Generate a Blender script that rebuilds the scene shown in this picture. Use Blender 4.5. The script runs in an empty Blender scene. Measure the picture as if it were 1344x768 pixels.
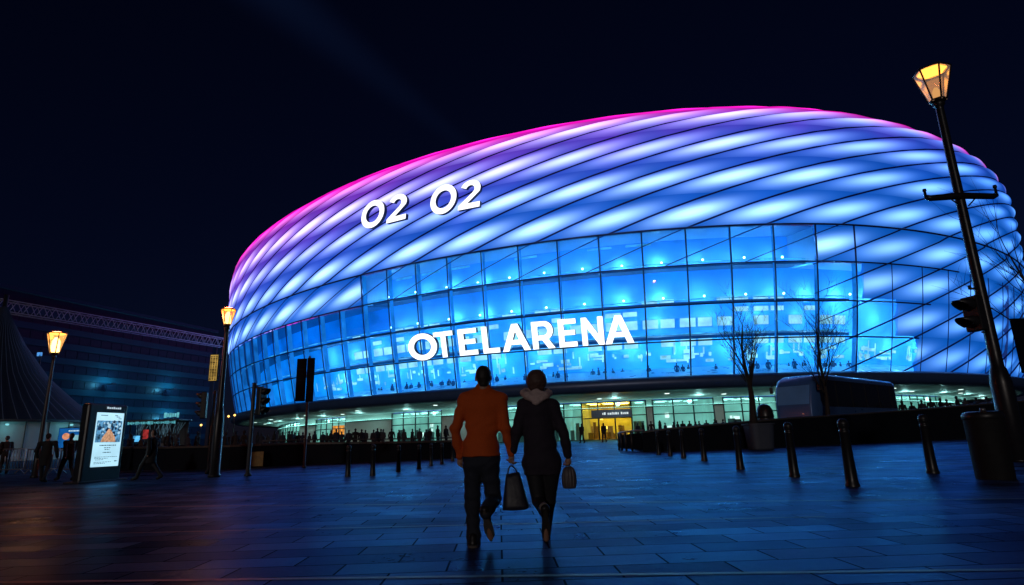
import bpy, math, random
import numpy as np
from mathutils import Vector, Matrix

random.seed(7)
RNG = np.random.default_rng(7)
scene = bpy.context.scene
COL = scene.collection
PI = math.pi

# ------------------------------------------------------------------ camera geometry
FPX, PCX, PCY, EYE = 780.0, 672.0, 384.0, 1.04
_u = np.array([578 - PCX, PCY + 2790.0, -FPX]); _u /= np.linalg.norm(_u)
_f = np.array([0, 0, -1.0]); _f = _f - _f.dot(_u) * _u; _f /= np.linalg.norm(_f)
_r = np.cross(_f, _u)
CR = np.array([_r, _f, _u])            # rows: world axes in camera coordinates


def proj(P):
    P = np.atleast_2d(np.asarray(P, float)); c = (P - np.array([0, 0, EYE])) @ CR
    return np.stack([PCX + FPX * c[:, 0] / -c[:, 2], PCY - FPX * c[:, 1] / -c[:, 2]], 1)


def ray(x, y):
    return CR @ np.array([x - PCX, PCY - y, -FPX])


def gz(Y):
    t = min(max((Y - 18) / 42.0, 0), 1)
    return 0.5 * t * t * (3 - 2 * t)


def ground(x, y):
    """the point of the paving seen at a place of the photograph"""
    d = ray(x, y); z = 0.0
    for _ in range(12):
        t = (z - EYE) / d[2]; z = 0.5 * z + 0.5 * gz(d[1] * t)
    return np.array([d[0] * t, d[1] * t, gz(d[1] * t)])


def at(x, y, Y):
    d = ray(x, y); t = Y / d[1]
    return np.array([d[0] * t, Y, EYE + d[2] * t])


def top_z(g, ypix):
    """height at which the vertical over ground point g reaches picture row ypix"""
    lo, hi = g[2] - 3, g[2] + 80
    for _ in range(50):
        m = (lo + hi) / 2
        if proj([[g[0], g[1], m]])[0, 1] > ypix: lo = m
        else: hi = m
    return lo


# ------------------------------------------------------------------ materials
MATS = {}


def nodes(name):
    m = bpy.data.materials.new(name); m.use_nodes = True
    nt = m.node_tree; nt.nodes.clear()
    out = nt.nodes.new('ShaderNodeOutputMaterial')
    return m, nt, out


def mat(name, col, rough=0.6, metal=0.0, var=0.25, scale=6.0, bump=0.0, coat=0.0, detail=6.0):
    if name in MATS: return MATS[name]
    m, nt, out = nodes(name); N, L = nt.nodes, nt.links
    p = N.new('ShaderNodeBsdfPrincipled')
    tc = N.new('ShaderNodeTexCoord'); nz = N.new('ShaderNodeTexNoise')
    nz.inputs['Scale'].default_value = scale; nz.inputs['Detail'].default_value = detail
    L.new(tc.outputs['Object'], nz.inputs['Vector'])
    mx = N.new('ShaderNodeMix'); mx.data_type = 'RGBA'
    mx.inputs['A'].default_value = (*[c * (1 - var) for c in col], 1)
    mx.inputs['B'].default_value = (*[min(1, c * (1 + var)) for c in col], 1)
    L.new(nz.outputs['Fac'], mx.inputs['Factor'])
    L.new(mx.outputs['Result'], p.inputs['Base Color'])
    mr = N.new('ShaderNodeMapRange')
    mr.inputs['To Min'].default_value = max(0.03, rough - 0.1); mr.inputs['To Max'].default_value = min(1, rough + 0.1)
    L.new(nz.outputs['Fac'], mr.inputs['Value']); L.new(mr.outputs['Result'], p.inputs['Roughness'])
    p.inputs['Metallic'].default_value = metal
    p.inputs['Coat Weight'].default_value = coat
    if bump:
        b = N.new('ShaderNodeBump'); b.inputs['Strength'].default_value = bump; b.inputs['Distance'].default_value = 0.02
        L.new(nz.outputs['Fac'], b.inputs['Height']); L.new(b.outputs['Normal'], p.inputs['Normal'])
    L.new(p.outputs[0], out.inputs[0])
    MATS[name] = m
    return m


def emit(name, col, strength=1.0, var=0.0, scale=2.0, base=None):
    if name in MATS: return MATS[name]
    m, nt, out = nodes(name); N, L = nt.nodes, nt.links
    e = N.new('ShaderNodeEmission'); e.inputs['Strength'].default_value = strength
    e.inputs['Color'].default_value = (*col, 1)
    if var:
        tc = N.new('ShaderNodeTexCoord'); nz = N.new('ShaderNodeTexNoise'); nz.inputs['Scale'].default_value = scale
        nz.inputs['Detail'].default_value = 4
        L.new(tc.outputs['Object'], nz.inputs['Vector'])
        mr = N.new('ShaderNodeMapRange'); mr.inputs['From Min'].default_value = 0.3; mr.inputs['From Max'].default_value = 0.7
        mr.inputs['To Min'].default_value = strength * (1 - var); mr.inputs['To Max'].default_value = strength * (1 + var)
        L.new(nz.outputs['Fac'], mr.inputs['Value']); L.new(mr.outputs['Result'], e.inputs['Strength'])
    if base:
        d = N.new('ShaderNodeBsdfDiffuse'); d.inputs[0].default_value = (*base, 1); a = N.new('ShaderNodeAddShader')
        L.new(e.outputs[0], a.inputs[0]); L.new(d.outputs[0], a.inputs[1]); L.new(a.outputs[0], out.inputs[0])
    else: L.new(e.outputs[0], out.inputs[0])
    MATS[name] = m
    return m


def glassy(name, tint, refl=0.12, rough=0.03, glow=None):
    """thin glazing: mostly see-through, a share mirrored, optionally a glow put into the pane"""
    if name in MATS: return MATS[name]
    m, nt, out = nodes(name); N, L = nt.nodes, nt.links
    t = N.new('ShaderNodeBsdfTransparent'); t.inputs[0].default_value = (*tint, 1)
    g = N.new('ShaderNodeBsdfGlossy'); g.inputs['Roughness'].default_value = rough
    fr = N.new('ShaderNodeFresnel'); fr.inputs['IOR'].default_value = 1.45
    mul = N.new('ShaderNodeMath'); mul.operation = 'MULTIPLY_ADD'; mul.inputs[1].default_value = 0.8; mul.inputs[2].default_value = refl * 0.3
    L.new(fr.outputs[0], mul.inputs[0])
    mx = N.new('ShaderNodeMixShader'); L.new(mul.outputs[0], mx.inputs[0]); L.new(t.outputs[0], mx.inputs[1]); L.new(g.outputs[0], mx.inputs[2])
    last = mx
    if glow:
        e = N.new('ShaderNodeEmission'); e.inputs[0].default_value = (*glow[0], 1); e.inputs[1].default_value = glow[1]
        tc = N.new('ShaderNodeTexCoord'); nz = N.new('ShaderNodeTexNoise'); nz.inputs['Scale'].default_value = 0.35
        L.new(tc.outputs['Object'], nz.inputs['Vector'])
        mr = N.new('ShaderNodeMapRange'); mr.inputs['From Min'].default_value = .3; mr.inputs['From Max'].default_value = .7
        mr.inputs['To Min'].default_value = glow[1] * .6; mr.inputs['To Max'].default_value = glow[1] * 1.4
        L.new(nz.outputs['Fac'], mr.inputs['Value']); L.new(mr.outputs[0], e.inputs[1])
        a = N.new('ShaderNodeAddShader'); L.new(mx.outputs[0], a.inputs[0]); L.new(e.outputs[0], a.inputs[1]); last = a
    L.new(last.outputs[0], out.inputs[0])
    MATS[name] = m
    return m


# ------------------------------------------------------------------ mesh builder
class MB:
    def __init__(s): s.v = []; s.f = []; s.m = []; s.sm = []; s.uv = {}

    def poly(s, pts, mi=0, smooth=False):
        n = len(s.v); s.v += [tuple(map(float, p)) for p in pts]; s.f.append(tuple(range(n, n + len(pts)))); s.m.append(mi); s.sm.append(smooth)

    def grid(s, rows, mi=0, smooth=True, closed=False, cap=False):
        n = len(s.v); w = len(rows[0])
        for r in rows: s.v += [tuple(map(float, p)) for p in r]
        for i in range(len(rows) - 1):
            for j in range(w if closed else w - 1):
                k = (j + 1) % w
                s.f.append((n + i * w + j, n + i * w + k, n + (i + 1) * w + k, n + (i + 1) * w + j)); s.m.append(mi); s.sm.append(smooth)
        if cap:
            s.f.append(tuple(n + j for j in range(w))[::-1]); s.m.append(mi); s.sm.append(False)
            b = n + (len(rows) - 1) * w
            s.f.append(tuple(b + j for j in range(w))); s.m.append(mi); s.sm.append(False)

    def box(s, c, size, mi=0, rz=0.0, bev=0.0, ax=None):
        """box centred at c; ax = optional 3 world axes"""
        hx, hy, hz = [q / 2 for q in size]
        if ax is None:
            ca, sa = math.cos(rz), math.sin(rz)
            ax = (np.array([ca, sa, 0]), np.array([-sa, ca, 0]), np.array([0, 0, 1.0]))
        c = np.asarray(c, float)

        def P(x, y, z): return c + ax[0] * x + ax[1] * y + ax[2] * z
        if bev <= 0:
            q = [P(sx * hx, sy * hy, sz * hz) for sz in (-1, 1) for sy in (-1, 1) for sx in (-1, 1)]
            n = len(s.v); s.v += [tuple(p) for p in q]
            for f in ((0, 2, 3, 1), (4, 5, 7, 6), (0, 1, 5, 4), (2, 6, 7, 3), (0, 4, 6, 2), (1, 3, 7, 5)):
                s.f.append(tuple(n + k for k in f)); s.m.append(mi); s.sm.append(False)
        else:
            b = min(bev, hx * .9, hy * .9, hz * .9)

            def ring(ix, iz):
                out = []
                for (sx, sy, a0) in ((1, 1, 0), (-1, 1, PI / 2), (-1, -1, PI), (1, -1, 1.5 * PI)):
                    for k in range(3):
                        a = a0 + k * PI / 4
                        out.append(P(sx * (hx - b) + math.cos(a) * (b - ix), sy * (hy - b) + math.sin(a) * (b - ix), iz))
                return out
            s.grid([ring(b, -hz), ring(b * .3, -hz + b * .3), ring(0, -hz + b), ring(0, hz - b), ring(b * .3, hz - b * .3), ring(b, hz)], mi, False, True, True)

    def tube(s, path, rad, seg=10, mi=0, cap=True, smooth=True, flat=1.0):
        path = [np.asarray(p, float) for p in path]
        if not hasattr(rad, '__len__'): rad = [rad] * len(path)
        rows = []; prev = None
        for i, p in enumerate(path):
            t = path[min(i + 1, len(path) - 1)] - path[max(i - 1, 0)]; t = t / (np.linalg.norm(t) + 1e-12)
            if prev is None:
                a = np.array([0, 0, 1.0]) if abs(t[2]) < .9 else np.array([1.0, 0, 0])
                n = np.cross(t, a)
            else:
                n = prev - t * prev.dot(t)
            n = n / (np.linalg.norm(n) + 1e-12); prev = n; b = np.cross(t, n)
            rows.append([p + rad[i] * (math.cos(2 * PI * k / seg) * n + flat * math.sin(2 * PI * k / seg) * b) for k in range(seg)])
        s.grid(rows, mi, smooth, True, cap)

    def lathe(s, c, prof, seg=20, mi=0, smooth=True, cap=True):
        """prof: list of (radius, z)"""
        c = np.asarray(c, float)
        s.grid([[c + np.array([r * math.cos(2 * PI * k / seg), r * math.sin(2 * PI * k / seg), z]) for k in range(seg)] for r, z in prof], mi, smooth, True, cap)

    def prism(s, pts2, o, ax, ay, az, depth, mi=0, mside=None, holes=()):
        """extruded outline; pts2 in the (ax, ay) plane at o, thickness depth along az (front at +az)"""
        from mathutils.geometry import tessellate_polygon
        loops = [list(pts2)] + [list(h) for h in holes]
        flat = [p for l in loops for p in l]
        tris = tessellate_polygon([[Vector((p[0], p[1], 0)) for p in l] for l in loops])
        o = np.asarray(o, float)
        F = [o + ax * p[0] + ay * p[1] + az * depth for p in flat]; B = [o + ax * p[0] + ay * p[1] for p in flat]
        n = len(s.v); s.v += [tuple(p) for p in F]
        for t in tris:
            a, b, c = (flat[i] for i in t)
            ccw = (b[0] - a[0]) * (c[1] - a[1]) - (b[1] - a[1]) * (c[0] - a[0]) > 0
            s.f.append(tuple(n + i for i in (t if ccw else t[::-1]))); s.m.append(mi); s.sm.append(False)
        ms = mi if mside is None else mside
        n = len(s.v); s.v += [tuple(p) for p in B]
        for t in tris:
            s.f.append(tuple(n + i for i in t)); s.m.append(ms); s.sm.append(False)
        k = 0
        for l in loops:
            for i in range(len(l)):
                j = (i + 1) % len(l)
                s.poly([B[k + i], B[k + j], F[k + j], F[k + i]], ms)
            k += len(l)

    def build(s, name, mats, parent=None, origin=None):
        me = bpy.data.meshes.new(name)
        if parent is not None:
            o0 = np.array(parent['_o'])
        else:
            o0 = np.array(origin if origin is not None else (0, 0, 0), float)
        V = np.array(s.v, float).reshape(-1, 3) - o0
        me.from_pydata(V.tolist(), [], s.f)
        for m in (mats if isinstance(mats, (list, tuple)) else [mats]): me.materials.append(m)
        me.polygons.foreach_set('material_index', s.m); me.polygons.foreach_set('use_smooth', s.sm)
        me.update()
        ob = bpy.data.objects.new(name, me); COL.objects.link(ob)
        if parent is not None:
            p = parent; ob.parent = p; ob['_o'] = [float(q) for q in o0]
        else:
            ob.location = [float(q) for q in o0]; ob['_o'] = [float(q) for q in o0]
        return ob


def tag(o, label=None, cat=None, group=None, kind=None):
    if label: o['label'] = label
    if cat: o['category'] = cat
    if group: o['group'] = group
    if kind: o['kind'] = kind
    return o


def thing(name, label, cat, loc, group=None):
    o = bpy.data.objects.new(name, None); COL.objects.link(o)
    o.empty_display_size = .2
    o.location = [float(q) for q in loc]; o['_o'] = [float(q) for q in loc]
    return tag(o, label, cat, group)


CHILD = {}


def dup(root, loc, label=None, group=None, rz=None, sc=None):
    kids = {}
    for ob in list(COL.objects):
        if ob.parent: kids.setdefault(ob.parent.name, []).append(ob)

    def cp(o, parent):
        c = o.copy(); COL.objects.link(c)
        if parent is not None: c.parent = parent
        for k in kids.get(o.name, []): cp(k, c)
        return c
    r = cp(root, None); r.location = [float(q) for q in loc]
    if rz is not None: r.rotation_euler = (0, 0, rz)
    if sc is not None: r.scale = (sc, sc, sc)
    if label: r['label'] = label
    if group: r['group'] = group
    return r


def N3(v):
    v = np.asarray(v, float); return v / (np.linalg.norm(v) + 1e-12)


UP = np.array([0, 0, 1.0])

# common materials
M_black = mat('black_metal', (.018, .018, .021), .42, .0, .3, 9, .05)
M_blacksatin = mat('black_satin_paint', (.014, .014, .017), .35, 0, .3, 5)
M_darkgrey = mat('dark_grey_metal', (.05, .052, .058), .45, .3, .25, 8)
M_lens = mat('dark_lens', (.012, .012, .014), .12, 0, .2, 9)
M_steel = mat('brushed_steel', (.35, .36, .38), .35, .8, .15, 14)
M_navy = mat('navy_cladding', (.05, .10, .22), .38, .2, .2, 1.2)
M_cream = mat('cream_plaster', (.55, .56, .52), .7, 0, .08, 1.5)
M_soffit = mat('soffit_plaster', (.5, .52, .5), .6, 0, .06, .8)

# ------------------------------------------------------------------ arena surface
AP = [20.121, 171.12, 93.114, 106.946, 0.168, 1.836, 34.731, 50.239, 0.038, 2.031, 3.099, 1.869]
ACX, ACY, AA, AB, APH, AN, ZW, ZT, AK, APP, AQ1, AQ2 = AP
Z0, Z4, Z3, Z2, Z1 = 7.5, 11.519, 15.537, 19.952, 24.263
_tt = np.linspace(0, 2 * PI, 4001)


def _plan(t):
    c, s = np.cos(t), np.sin(t)
    x = AA * np.sign(c) * np.abs(c) ** (2 / AN); y = AB * np.sign(s) * np.abs(s) ** (2 / AN)
    return np.stack([x * math.cos(APH) - y * math.sin(APH), x * math.sin(APH) + y * math.cos(APH)], -1)


_pl = _plan(_tt); _sl = np.concatenate([[0], np.cumsum(np.linalg.norm(np.diff(_pl, axis=0), axis=1))])
AL = _sl[-1]
_sx = np.linspace(0, AL, 4001)
_px = np.interp(_sx, _sl, _pl[:, 0]); _py = np.interp(_sx, _sl, _pl[:, 1])
# profile: V is z up to ZW, then arc length over the crown
_zz = ZW + (ZT - ZW) * np.sin(np.linspace(0, PI / 2, 600))
_sc = np.clip(1 - np.clip((_zz - ZW) / (ZT - ZW), 0, 1) ** AQ1, 0, 1) ** (1 / AQ2)
_vv = ZW + np.concatenate([[0], np.cumsum(np.hypot(np.diff(_zz), 96 * np.diff(_sc)))])


def prof(V):
    V = np.asarray(V, float)
    lo = 1 - AK * np.clip((ZW - V) / (ZW - 7.5), 0, 1.6) ** APP
    return np.where(V < ZW, V, np.interp(V, _vv, _zz)), np.where(V < ZW, lo, np.interp(V, _vv, _sc))


def surf0(s, V):
    s = np.mod(np.asarray(s, float), AL); z, k = prof(V)
    return np.stack(np.broadcast_arrays(ACX + k * np.interp(s, _sx, _px), ACY + k * np.interp(s, _sx, _py), z), -1)


def snorm(s, V):
    e = .35
    a = surf0(np.asarray(s) + e, V) - surf0(np.asarray(s) - e, V); b = surf0(s, np.asarray(V) + e) - surf0(s, np.asarray(V) - e)
    n = np.cross(a, b); return n / (np.linalg.norm(n, axis=-1, keepdims=True) + 1e-9)


def surf(s, V, off=0.0):
    return surf0(s, V) + snorm(s, V) * np.asarray(off)[..., None] if np.ndim(off) else surf0(s, V) + snorm(s, V) * off


def plan_ring(s, z, inset):
    """point of a horizontal ring set inward from the foot of the facade"""
    p = surf0(s, Z0); n = snorm(s, Z0).copy(); n[..., 2] = 0; n /= np.linalg.norm(n, axis=-1, keepdims=True)
    q = p - n * inset; q[..., 2] = z
    return q


_ss = np.arange(250, 600, .1)


def s_at(px, z, inset):
    q = proj(plan_ring(_ss, z, inset)); P = plan_ring(_ss, z, inset)
    d = np.abs(q[:, 0] - px) + 1e5 * (P[:, 1] < 0)
    ok = np.where(d < 1.0)[0]
    return _ss[ok[np.argmin(P[ok, 1])]] if len(ok) else _ss[np.argmin(d)]


ARENA = thing('arena_building', 'huge rounded arena glowing blue and purple with quilted cladding above a tall glass front', 'arena', (ACX, ACY, 0))


# cushion material: back-lit film, one lamp behind each cell
def cushion_material():
    m, nt, out = nodes('backlit_cushion_film'); N, L = nt.nodes, nt.links
    uv = N.new('ShaderNodeUVMap'); uv.uv_map = 'cell'
    sep = N.new('ShaderNodeSeparateXYZ'); L.new(uv.outputs[0], sep.inputs[0])

    def math_(op, a, b=None, c=None):
        n = N.new('ShaderNodeMath'); n.operation = op
        for i, q in enumerate((a, b, c)):
            if q is None: continue
            if isinstance(q, (int, float)): n.inputs[i].default_value = q
            else: L.new(q, n.inputs[i])
        return n.outputs[0]
    U, V = sep.outputs['X'], sep.outputs['Y']
    fv = math_('FRACT', V); row = math_('FLOOR', V)
    oi = N.new('ShaderNodeObjectInfo')
    wn = N.new('ShaderNodeTexWhiteNoise'); wn.noise_dimensions = '2D'
    cmb = N.new('ShaderNodeCombineXYZ'); L.new(row, cmb.inputs[0]); L.new(oi.outputs['Random'], cmb.inputs[1]); L.new(cmb.outputs[0], wn.inputs['Vector'])
    rnd = wn.outputs['Value']
    tc = N.new('ShaderNodeTexCoord'); nz = N.new('ShaderNodeTexNoise'); nz.inputs['Scale'].default_value = .16; nz.inputs['Detail'].default_value = 2
    L.new(tc.outputs['Object'], nz.inputs['Vector'])
    geo = N.new('ShaderNodeNewGeometry'); gs = N.new('ShaderNodeSeparateXYZ'); L.new(geo.outputs['Position'], gs.inputs[0])
    # lamp glow in the cell
    du = math_('DIVIDE', math_('SUBTRACT', U, math_('MULTIPLY_ADD', fv, -.25, .62)), .31)
    dv = math_('DIVIDE', math_('SUBTRACT', fv, .44), .24)
    g = math_('EXPONENT', math_('MULTIPLY', math_('ADD', math_('MULTIPLY', du, du), math_('MULTIPLY', dv, dv)), -1.0))
    core = math_('MULTIPLY', g, math_('MULTIPLY_ADD', rnd, .6, .62))
    # wider glow
    du2 = math_('DIVIDE', math_('SUBTRACT', U, .5), .55); dv2 = math_('DIVIDE', math_('SUBTRACT', fv, .45), .42)
    wide = math_('EXPONENT', math_('MULTIPLY', math_('ADD', math_('MULTIPLY', du2, du2), math_('MULTIPLY', dv2, dv2)), -1.0))
    # colour by height, and a little by side: the far end is set more to violet
    Z, X = gs.outputs['Z'], gs.outputs['X']
    zz = math_('ADD', math_('MULTIPLY_ADD', X, -.085, Z), math_('MULTIPLY_ADD', nz.outputs['Fac'], 5.0, -2.5))
    mp = N.new('ShaderNodeMapRange'); mp.inputs['From Min'].default_value = 20; mp.inputs['From Max'].default_value = 56
    L.new(zz, mp.inputs['Value'])

    def ramp(stops):
        r = N.new('ShaderNodeValToRGB'); e = r.color_ramp.elements; L.new(mp.outputs[0], r.inputs[0])
        e[0].position, e[0].color = stops[0][0], (*stops[0][1], 1); e[1].position, e[1].color = stops[-1][0], (*stops[-1][1], 1)
        for pos, c in stops[1:-1]:
            q = e.new(pos); q.color = (*c, 1)
        return r.outputs[0]
    base_c = ramp(((0, (.002, .17, .90)), (.22, (.004, .14, .90)), (.34, (.03, .10, .88)), (.45, (.13, .06, .84)), (.56, (.30, .03, .74))))
    lamp_c = ramp(((.08, (.50, .84, 1.0)), (.28, (.56, .82, 1.0)), (.44, (.70, .74, 1.0)), (.58, (.84, .66, 1.0))))
    # magenta glow put in along the crest, shaped to its outline from the camera
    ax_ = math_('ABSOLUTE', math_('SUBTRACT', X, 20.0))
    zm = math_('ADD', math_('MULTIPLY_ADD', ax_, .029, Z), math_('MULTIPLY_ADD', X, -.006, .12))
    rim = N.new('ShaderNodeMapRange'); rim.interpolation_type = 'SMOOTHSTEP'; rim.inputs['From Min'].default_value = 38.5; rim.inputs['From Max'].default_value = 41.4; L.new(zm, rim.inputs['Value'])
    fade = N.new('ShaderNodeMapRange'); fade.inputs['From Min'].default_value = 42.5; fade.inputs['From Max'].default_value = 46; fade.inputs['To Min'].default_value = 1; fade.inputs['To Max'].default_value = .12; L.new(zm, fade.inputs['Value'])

    def mixc(f, a, col):
        x = N.new('ShaderNodeMix'); x.data_type = 'RGBA'; L.new(f, x.inputs['Factor']); L.new(a, x.inputs['A']); x.inputs['B'].default_value = (*col, 1); return x.outputs['Result']
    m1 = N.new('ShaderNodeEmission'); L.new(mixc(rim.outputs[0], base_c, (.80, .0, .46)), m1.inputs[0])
    base = math_('MULTIPLY', math_('MULTIPLY_ADD', wide, .62, .50), math_('MULTIPLY_ADD', nz.outputs['Fac'], .5, .75))
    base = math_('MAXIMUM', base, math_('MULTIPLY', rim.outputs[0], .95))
    # the entrance side runs its lamps lower towards the end of the hall
    dim = N.new('ShaderNodeMapRange'); dim.inputs['From Min'].default_value = 28; dim.inputs['From Max'].default_value = 82
    dim.inputs['To Min'].default_value = 1.0; dim.inputs['To Max'].default_value = .62; L.new(X, dim.inputs['Value'])
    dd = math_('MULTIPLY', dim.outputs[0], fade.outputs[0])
    L.new(math_('MULTIPLY', base, dd), m1.inputs[1])
    m2 = N.new('ShaderNodeEmission'); far = N.new('ShaderNodeMapRange'); far.inputs['From Min'].default_value = 24; far.inputs['From Max'].default_value = 66; L.new(X, far.inputs['Value'])
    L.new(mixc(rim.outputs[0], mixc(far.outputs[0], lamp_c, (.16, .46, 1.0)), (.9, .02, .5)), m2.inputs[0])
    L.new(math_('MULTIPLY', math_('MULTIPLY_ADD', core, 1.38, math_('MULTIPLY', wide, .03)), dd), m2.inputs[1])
    ad = N.new('ShaderNodeAddShader'); L.new(m1.outputs[0], ad.inputs[0]); L.new(m2.outputs[0], ad.inputs[1])
    gl = N.new('ShaderNodeBsdfPrincipled'); gl.inputs['Base Color'].default_value = (.02, .022, .03, 1); gl.inputs['Roughness'].default_value = .45; gl.inputs['Specular IOR Level'].default_value = .15
    ad2 = N.new('ShaderNodeAddShader'); L.new(ad.outputs[0], ad2.inputs[0]); L.new(gl.outputs[0], ad2.inputs[1])
    L.new(ad2.outputs[0], out.inputs[0])
    return m


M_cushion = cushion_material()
M_seam = mat('seam_gasket', (.015, .03, .22), .5, 0, .2, 1)

NSTRIP = 68
SP = AL / NSTRIP
SLOPE = 3.25
ROWH = (Z1 - Z0) / 4.0
VTOP = 84.0
S_REF = 455.6                     # a seam meets the head of the glass here
GL = {0: (401.5, 461.5), 1: (290., 467.5), 2: (290., 472.5), 3: (290., 476.)}   # glazed stretch of each row, top row first


def seam_s(k, V):
    q = np.asarray(V, float) - Z1; up = np.clip(q, 0, 20)
    return S_REF + k * SP + 2.75 * q + .085 * up * up + 1.2 * np.maximum(q - 20, 0)


def clip(poly, c, keep_less):
    out = []
    for i in range(len(poly)):
        a, b = poly[i], poly[(i + 1) % len(poly)]
        ia = a[0] <= c if keep_less else a[0] >= c; ib = b[0] <= c if keep_less else b[0] >= c
        if ia: out.append(a)
        if ia != ib:
            t = (c - a[0]) / (b[0] - a[0]); out.append((c, a[1] + t * (b[1] - a[1])))
    return out


def rowbounds(r): return Z1 - (r + 1) * ROWH, Z1 - r * ROWH


def cushion_strip(k):
    V, F, UVs = [], [], []
    sv = []

    def vert(s, v):
        sv.append((s, v)); return len(sv) - 1
    NU = 9
    levels = list(np.linspace(Z0, Z1, 4 * 5 + 1)) + list(np.arange(Z1 + ROWH / 5, VTOP, ROWH / 5))
    faces = []
    for a, b in zip(levels[:-1], levels[1:]):
        vm = (a + b) / 2; r = int((Z1 - vm) // ROWH) if vm < Z1 else -1
        for j in range(NU):
            q = []
            for (jj, v) in ((j, a), (j + 1, a), (j + 1, b), (j, b)):
                q.append((seam_s(k, v) + SP * jj / NU, v))
            polys = [q]
            if r >= 0:
                sa, sb = GL[r]; per = []
                ml = sum(p[0] for p in q) / 4
                sh = -AL if ml > AL else (AL if ml < 0 else 0)
                q2 = [(p[0] + sh, p[1]) for p in q]
                polys = [[(p[0] - sh, p[1]) for p in c] for c in (clip(q2, sa, True), clip(q2, sb, False))]
            for p in polys:
                if len(p) >= 3: faces.append(p)
    if not faces: return None
    key = {}
    for p in faces:
        f = []
        for (s, v) in p:
            kk = (round(s, 3), round(v, 3))
            if kk not in key: key[kk] = vert(s, v)
            if key[kk] not in f: f.append(key[kk])
        if len(f) >= 3: F.append(f)
    S = np.array([q[0] for q in sv]); W = np.array([q[1] for q in sv])
    u = np.clip((S - seam_s(k, W)) / SP, 0, 1); rv = (W - Z1) / ROWH
    fr = rv - np.floor(rv)
    bulge = (np.sin(PI * u) ** .75) * (.62 + .38 * np.sin(PI * fr) ** .6) * .52
    _, kk = prof(W)
    P = surf(S, W, bulge * np.clip(kk + .1, .2, 1))
    b = MB(); b.v = P.tolist(); b.f = [tuple(f) for f in F]; b.m = [0] * len(F); b.sm = [True] * len(F)
    # the dark gasket along its lower seam
    lo = Z2 + .02
    if seam_s(k, Z2) < 560: lo = min(lo, max(Z0, Z1 + (461 - S_REF - k * SP) / 2.75))
    Vs = np.arange(lo, VTOP, 1.0); off = np.where(Vs < Z1, .62, .05)
    path = surf(seam_s(k, Vs), Vs, off)
    nb = len(b.v)
    b.tube(list(path), [(.06 if q < 466 else .10) if v < Z1 else .12 for v, q in zip(Vs, seam_s(k, Vs))], 6, 1, False)
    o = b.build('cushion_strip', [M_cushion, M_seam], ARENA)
    me = o.data; lay = me.uv_layers.new(name='cell')
    vi = np.empty(len(me.loops), int); me.loops.foreach_get('vertex_index', vi)
    uu = np.zeros((len(me.vertices), 2)); uu[:nb, 0] = u; uu[:nb, 1] = rv + 20
    lay.data.foreach_set('uv', uu[vi].ravel())
    return o


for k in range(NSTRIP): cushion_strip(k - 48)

# crown of the roof
b = MB(); ss = np.linspace(0, AL, 121)[:-1]
rows = [surf(ss, np.full_like(ss, v), .0) for v in (VTOP - 1.5, VTOP + 4, VTOP + 10)]
b.grid(rows, 0, True, True); b.poly(list(rows[-1]))
b.build('roof_crown', mat('roof_membrane', (.12, .12, .16), .6), ARENA)

# glazing
MU = 5.0
S_M0 = 401.5
muls = [S_M0 + MU * i for i in range(-22, 22)]
M_glass = glassy('facade_glass', (.62, .84, .97), .16, .02, ((.0, .20, .95), .17))  # blue foyer light also put into the panes as a glow
M_frame = mat('facade_frame', (.02, .045, .16), .4, .2, .2, 1)
M_fin = emit('fin_reflection_glow', (.02, .30, 1.0), .55, .5, .4)
rowz = [(Z2, Z1), (Z3, Z2), (Z4, Z3), (Z0, Z4)]
for r, (za, zb) in enumerate(rowz):
    sa, sb = GL[r]; b = MB()
    edges = [sa] + [m for m in muls if sa + 1 < m < sb - 1] + [sb + .01]
    for a, c in zip(edges[:-1], edges[1:]):
        n = max(1, int((c - a) / 2.6))
        g = [[surf(a + (c - a) * i / n, za + (zb - za) * j / 3, .62) for i in range(n + 1)] for j in range(4)]
        b.grid(g, 0, False)
    b.build('glazing_row', M_glass, ARENA)
b = MB()
SR = 534.
for m in muls + [m for m in np.arange(muls[-1] + MU, SR, MU)]:
    top = Z1 if GL[0][0] - .6 < m < GL[0][1] + 6 else (Z2 if m < GL[0][0] else Z2)
    Vs = np.linspace(Z0, top, 18)
    thin = 1.0 if m < 470 else .5
    b.tube(list(surf(np.full_like(Vs, m), Vs, .62 if thin == 1 else .75)), .095 * thin, 6)
for V, sa, sb in ((Z1, 290, 560), (Z2, 290, 486), (Z3, 290, 480), (Z4, 290, 478)):
    S = np.arange(sa, sb, 2.0); b.tube(list(surf(S, np.full_like(S, V), .66)), .12 if V == Z1 else .095, 6)
b.build('glazing_frame', M_frame, ARENA)
# glass fins behind every upright, blue reflections put in as glow
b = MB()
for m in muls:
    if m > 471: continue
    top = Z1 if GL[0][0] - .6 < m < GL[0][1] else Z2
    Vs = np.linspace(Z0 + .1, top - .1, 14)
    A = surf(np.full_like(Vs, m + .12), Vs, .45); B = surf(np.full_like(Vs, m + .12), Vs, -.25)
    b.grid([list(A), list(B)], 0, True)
b.build('glass_fin', M_fin, ARENA)

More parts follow.
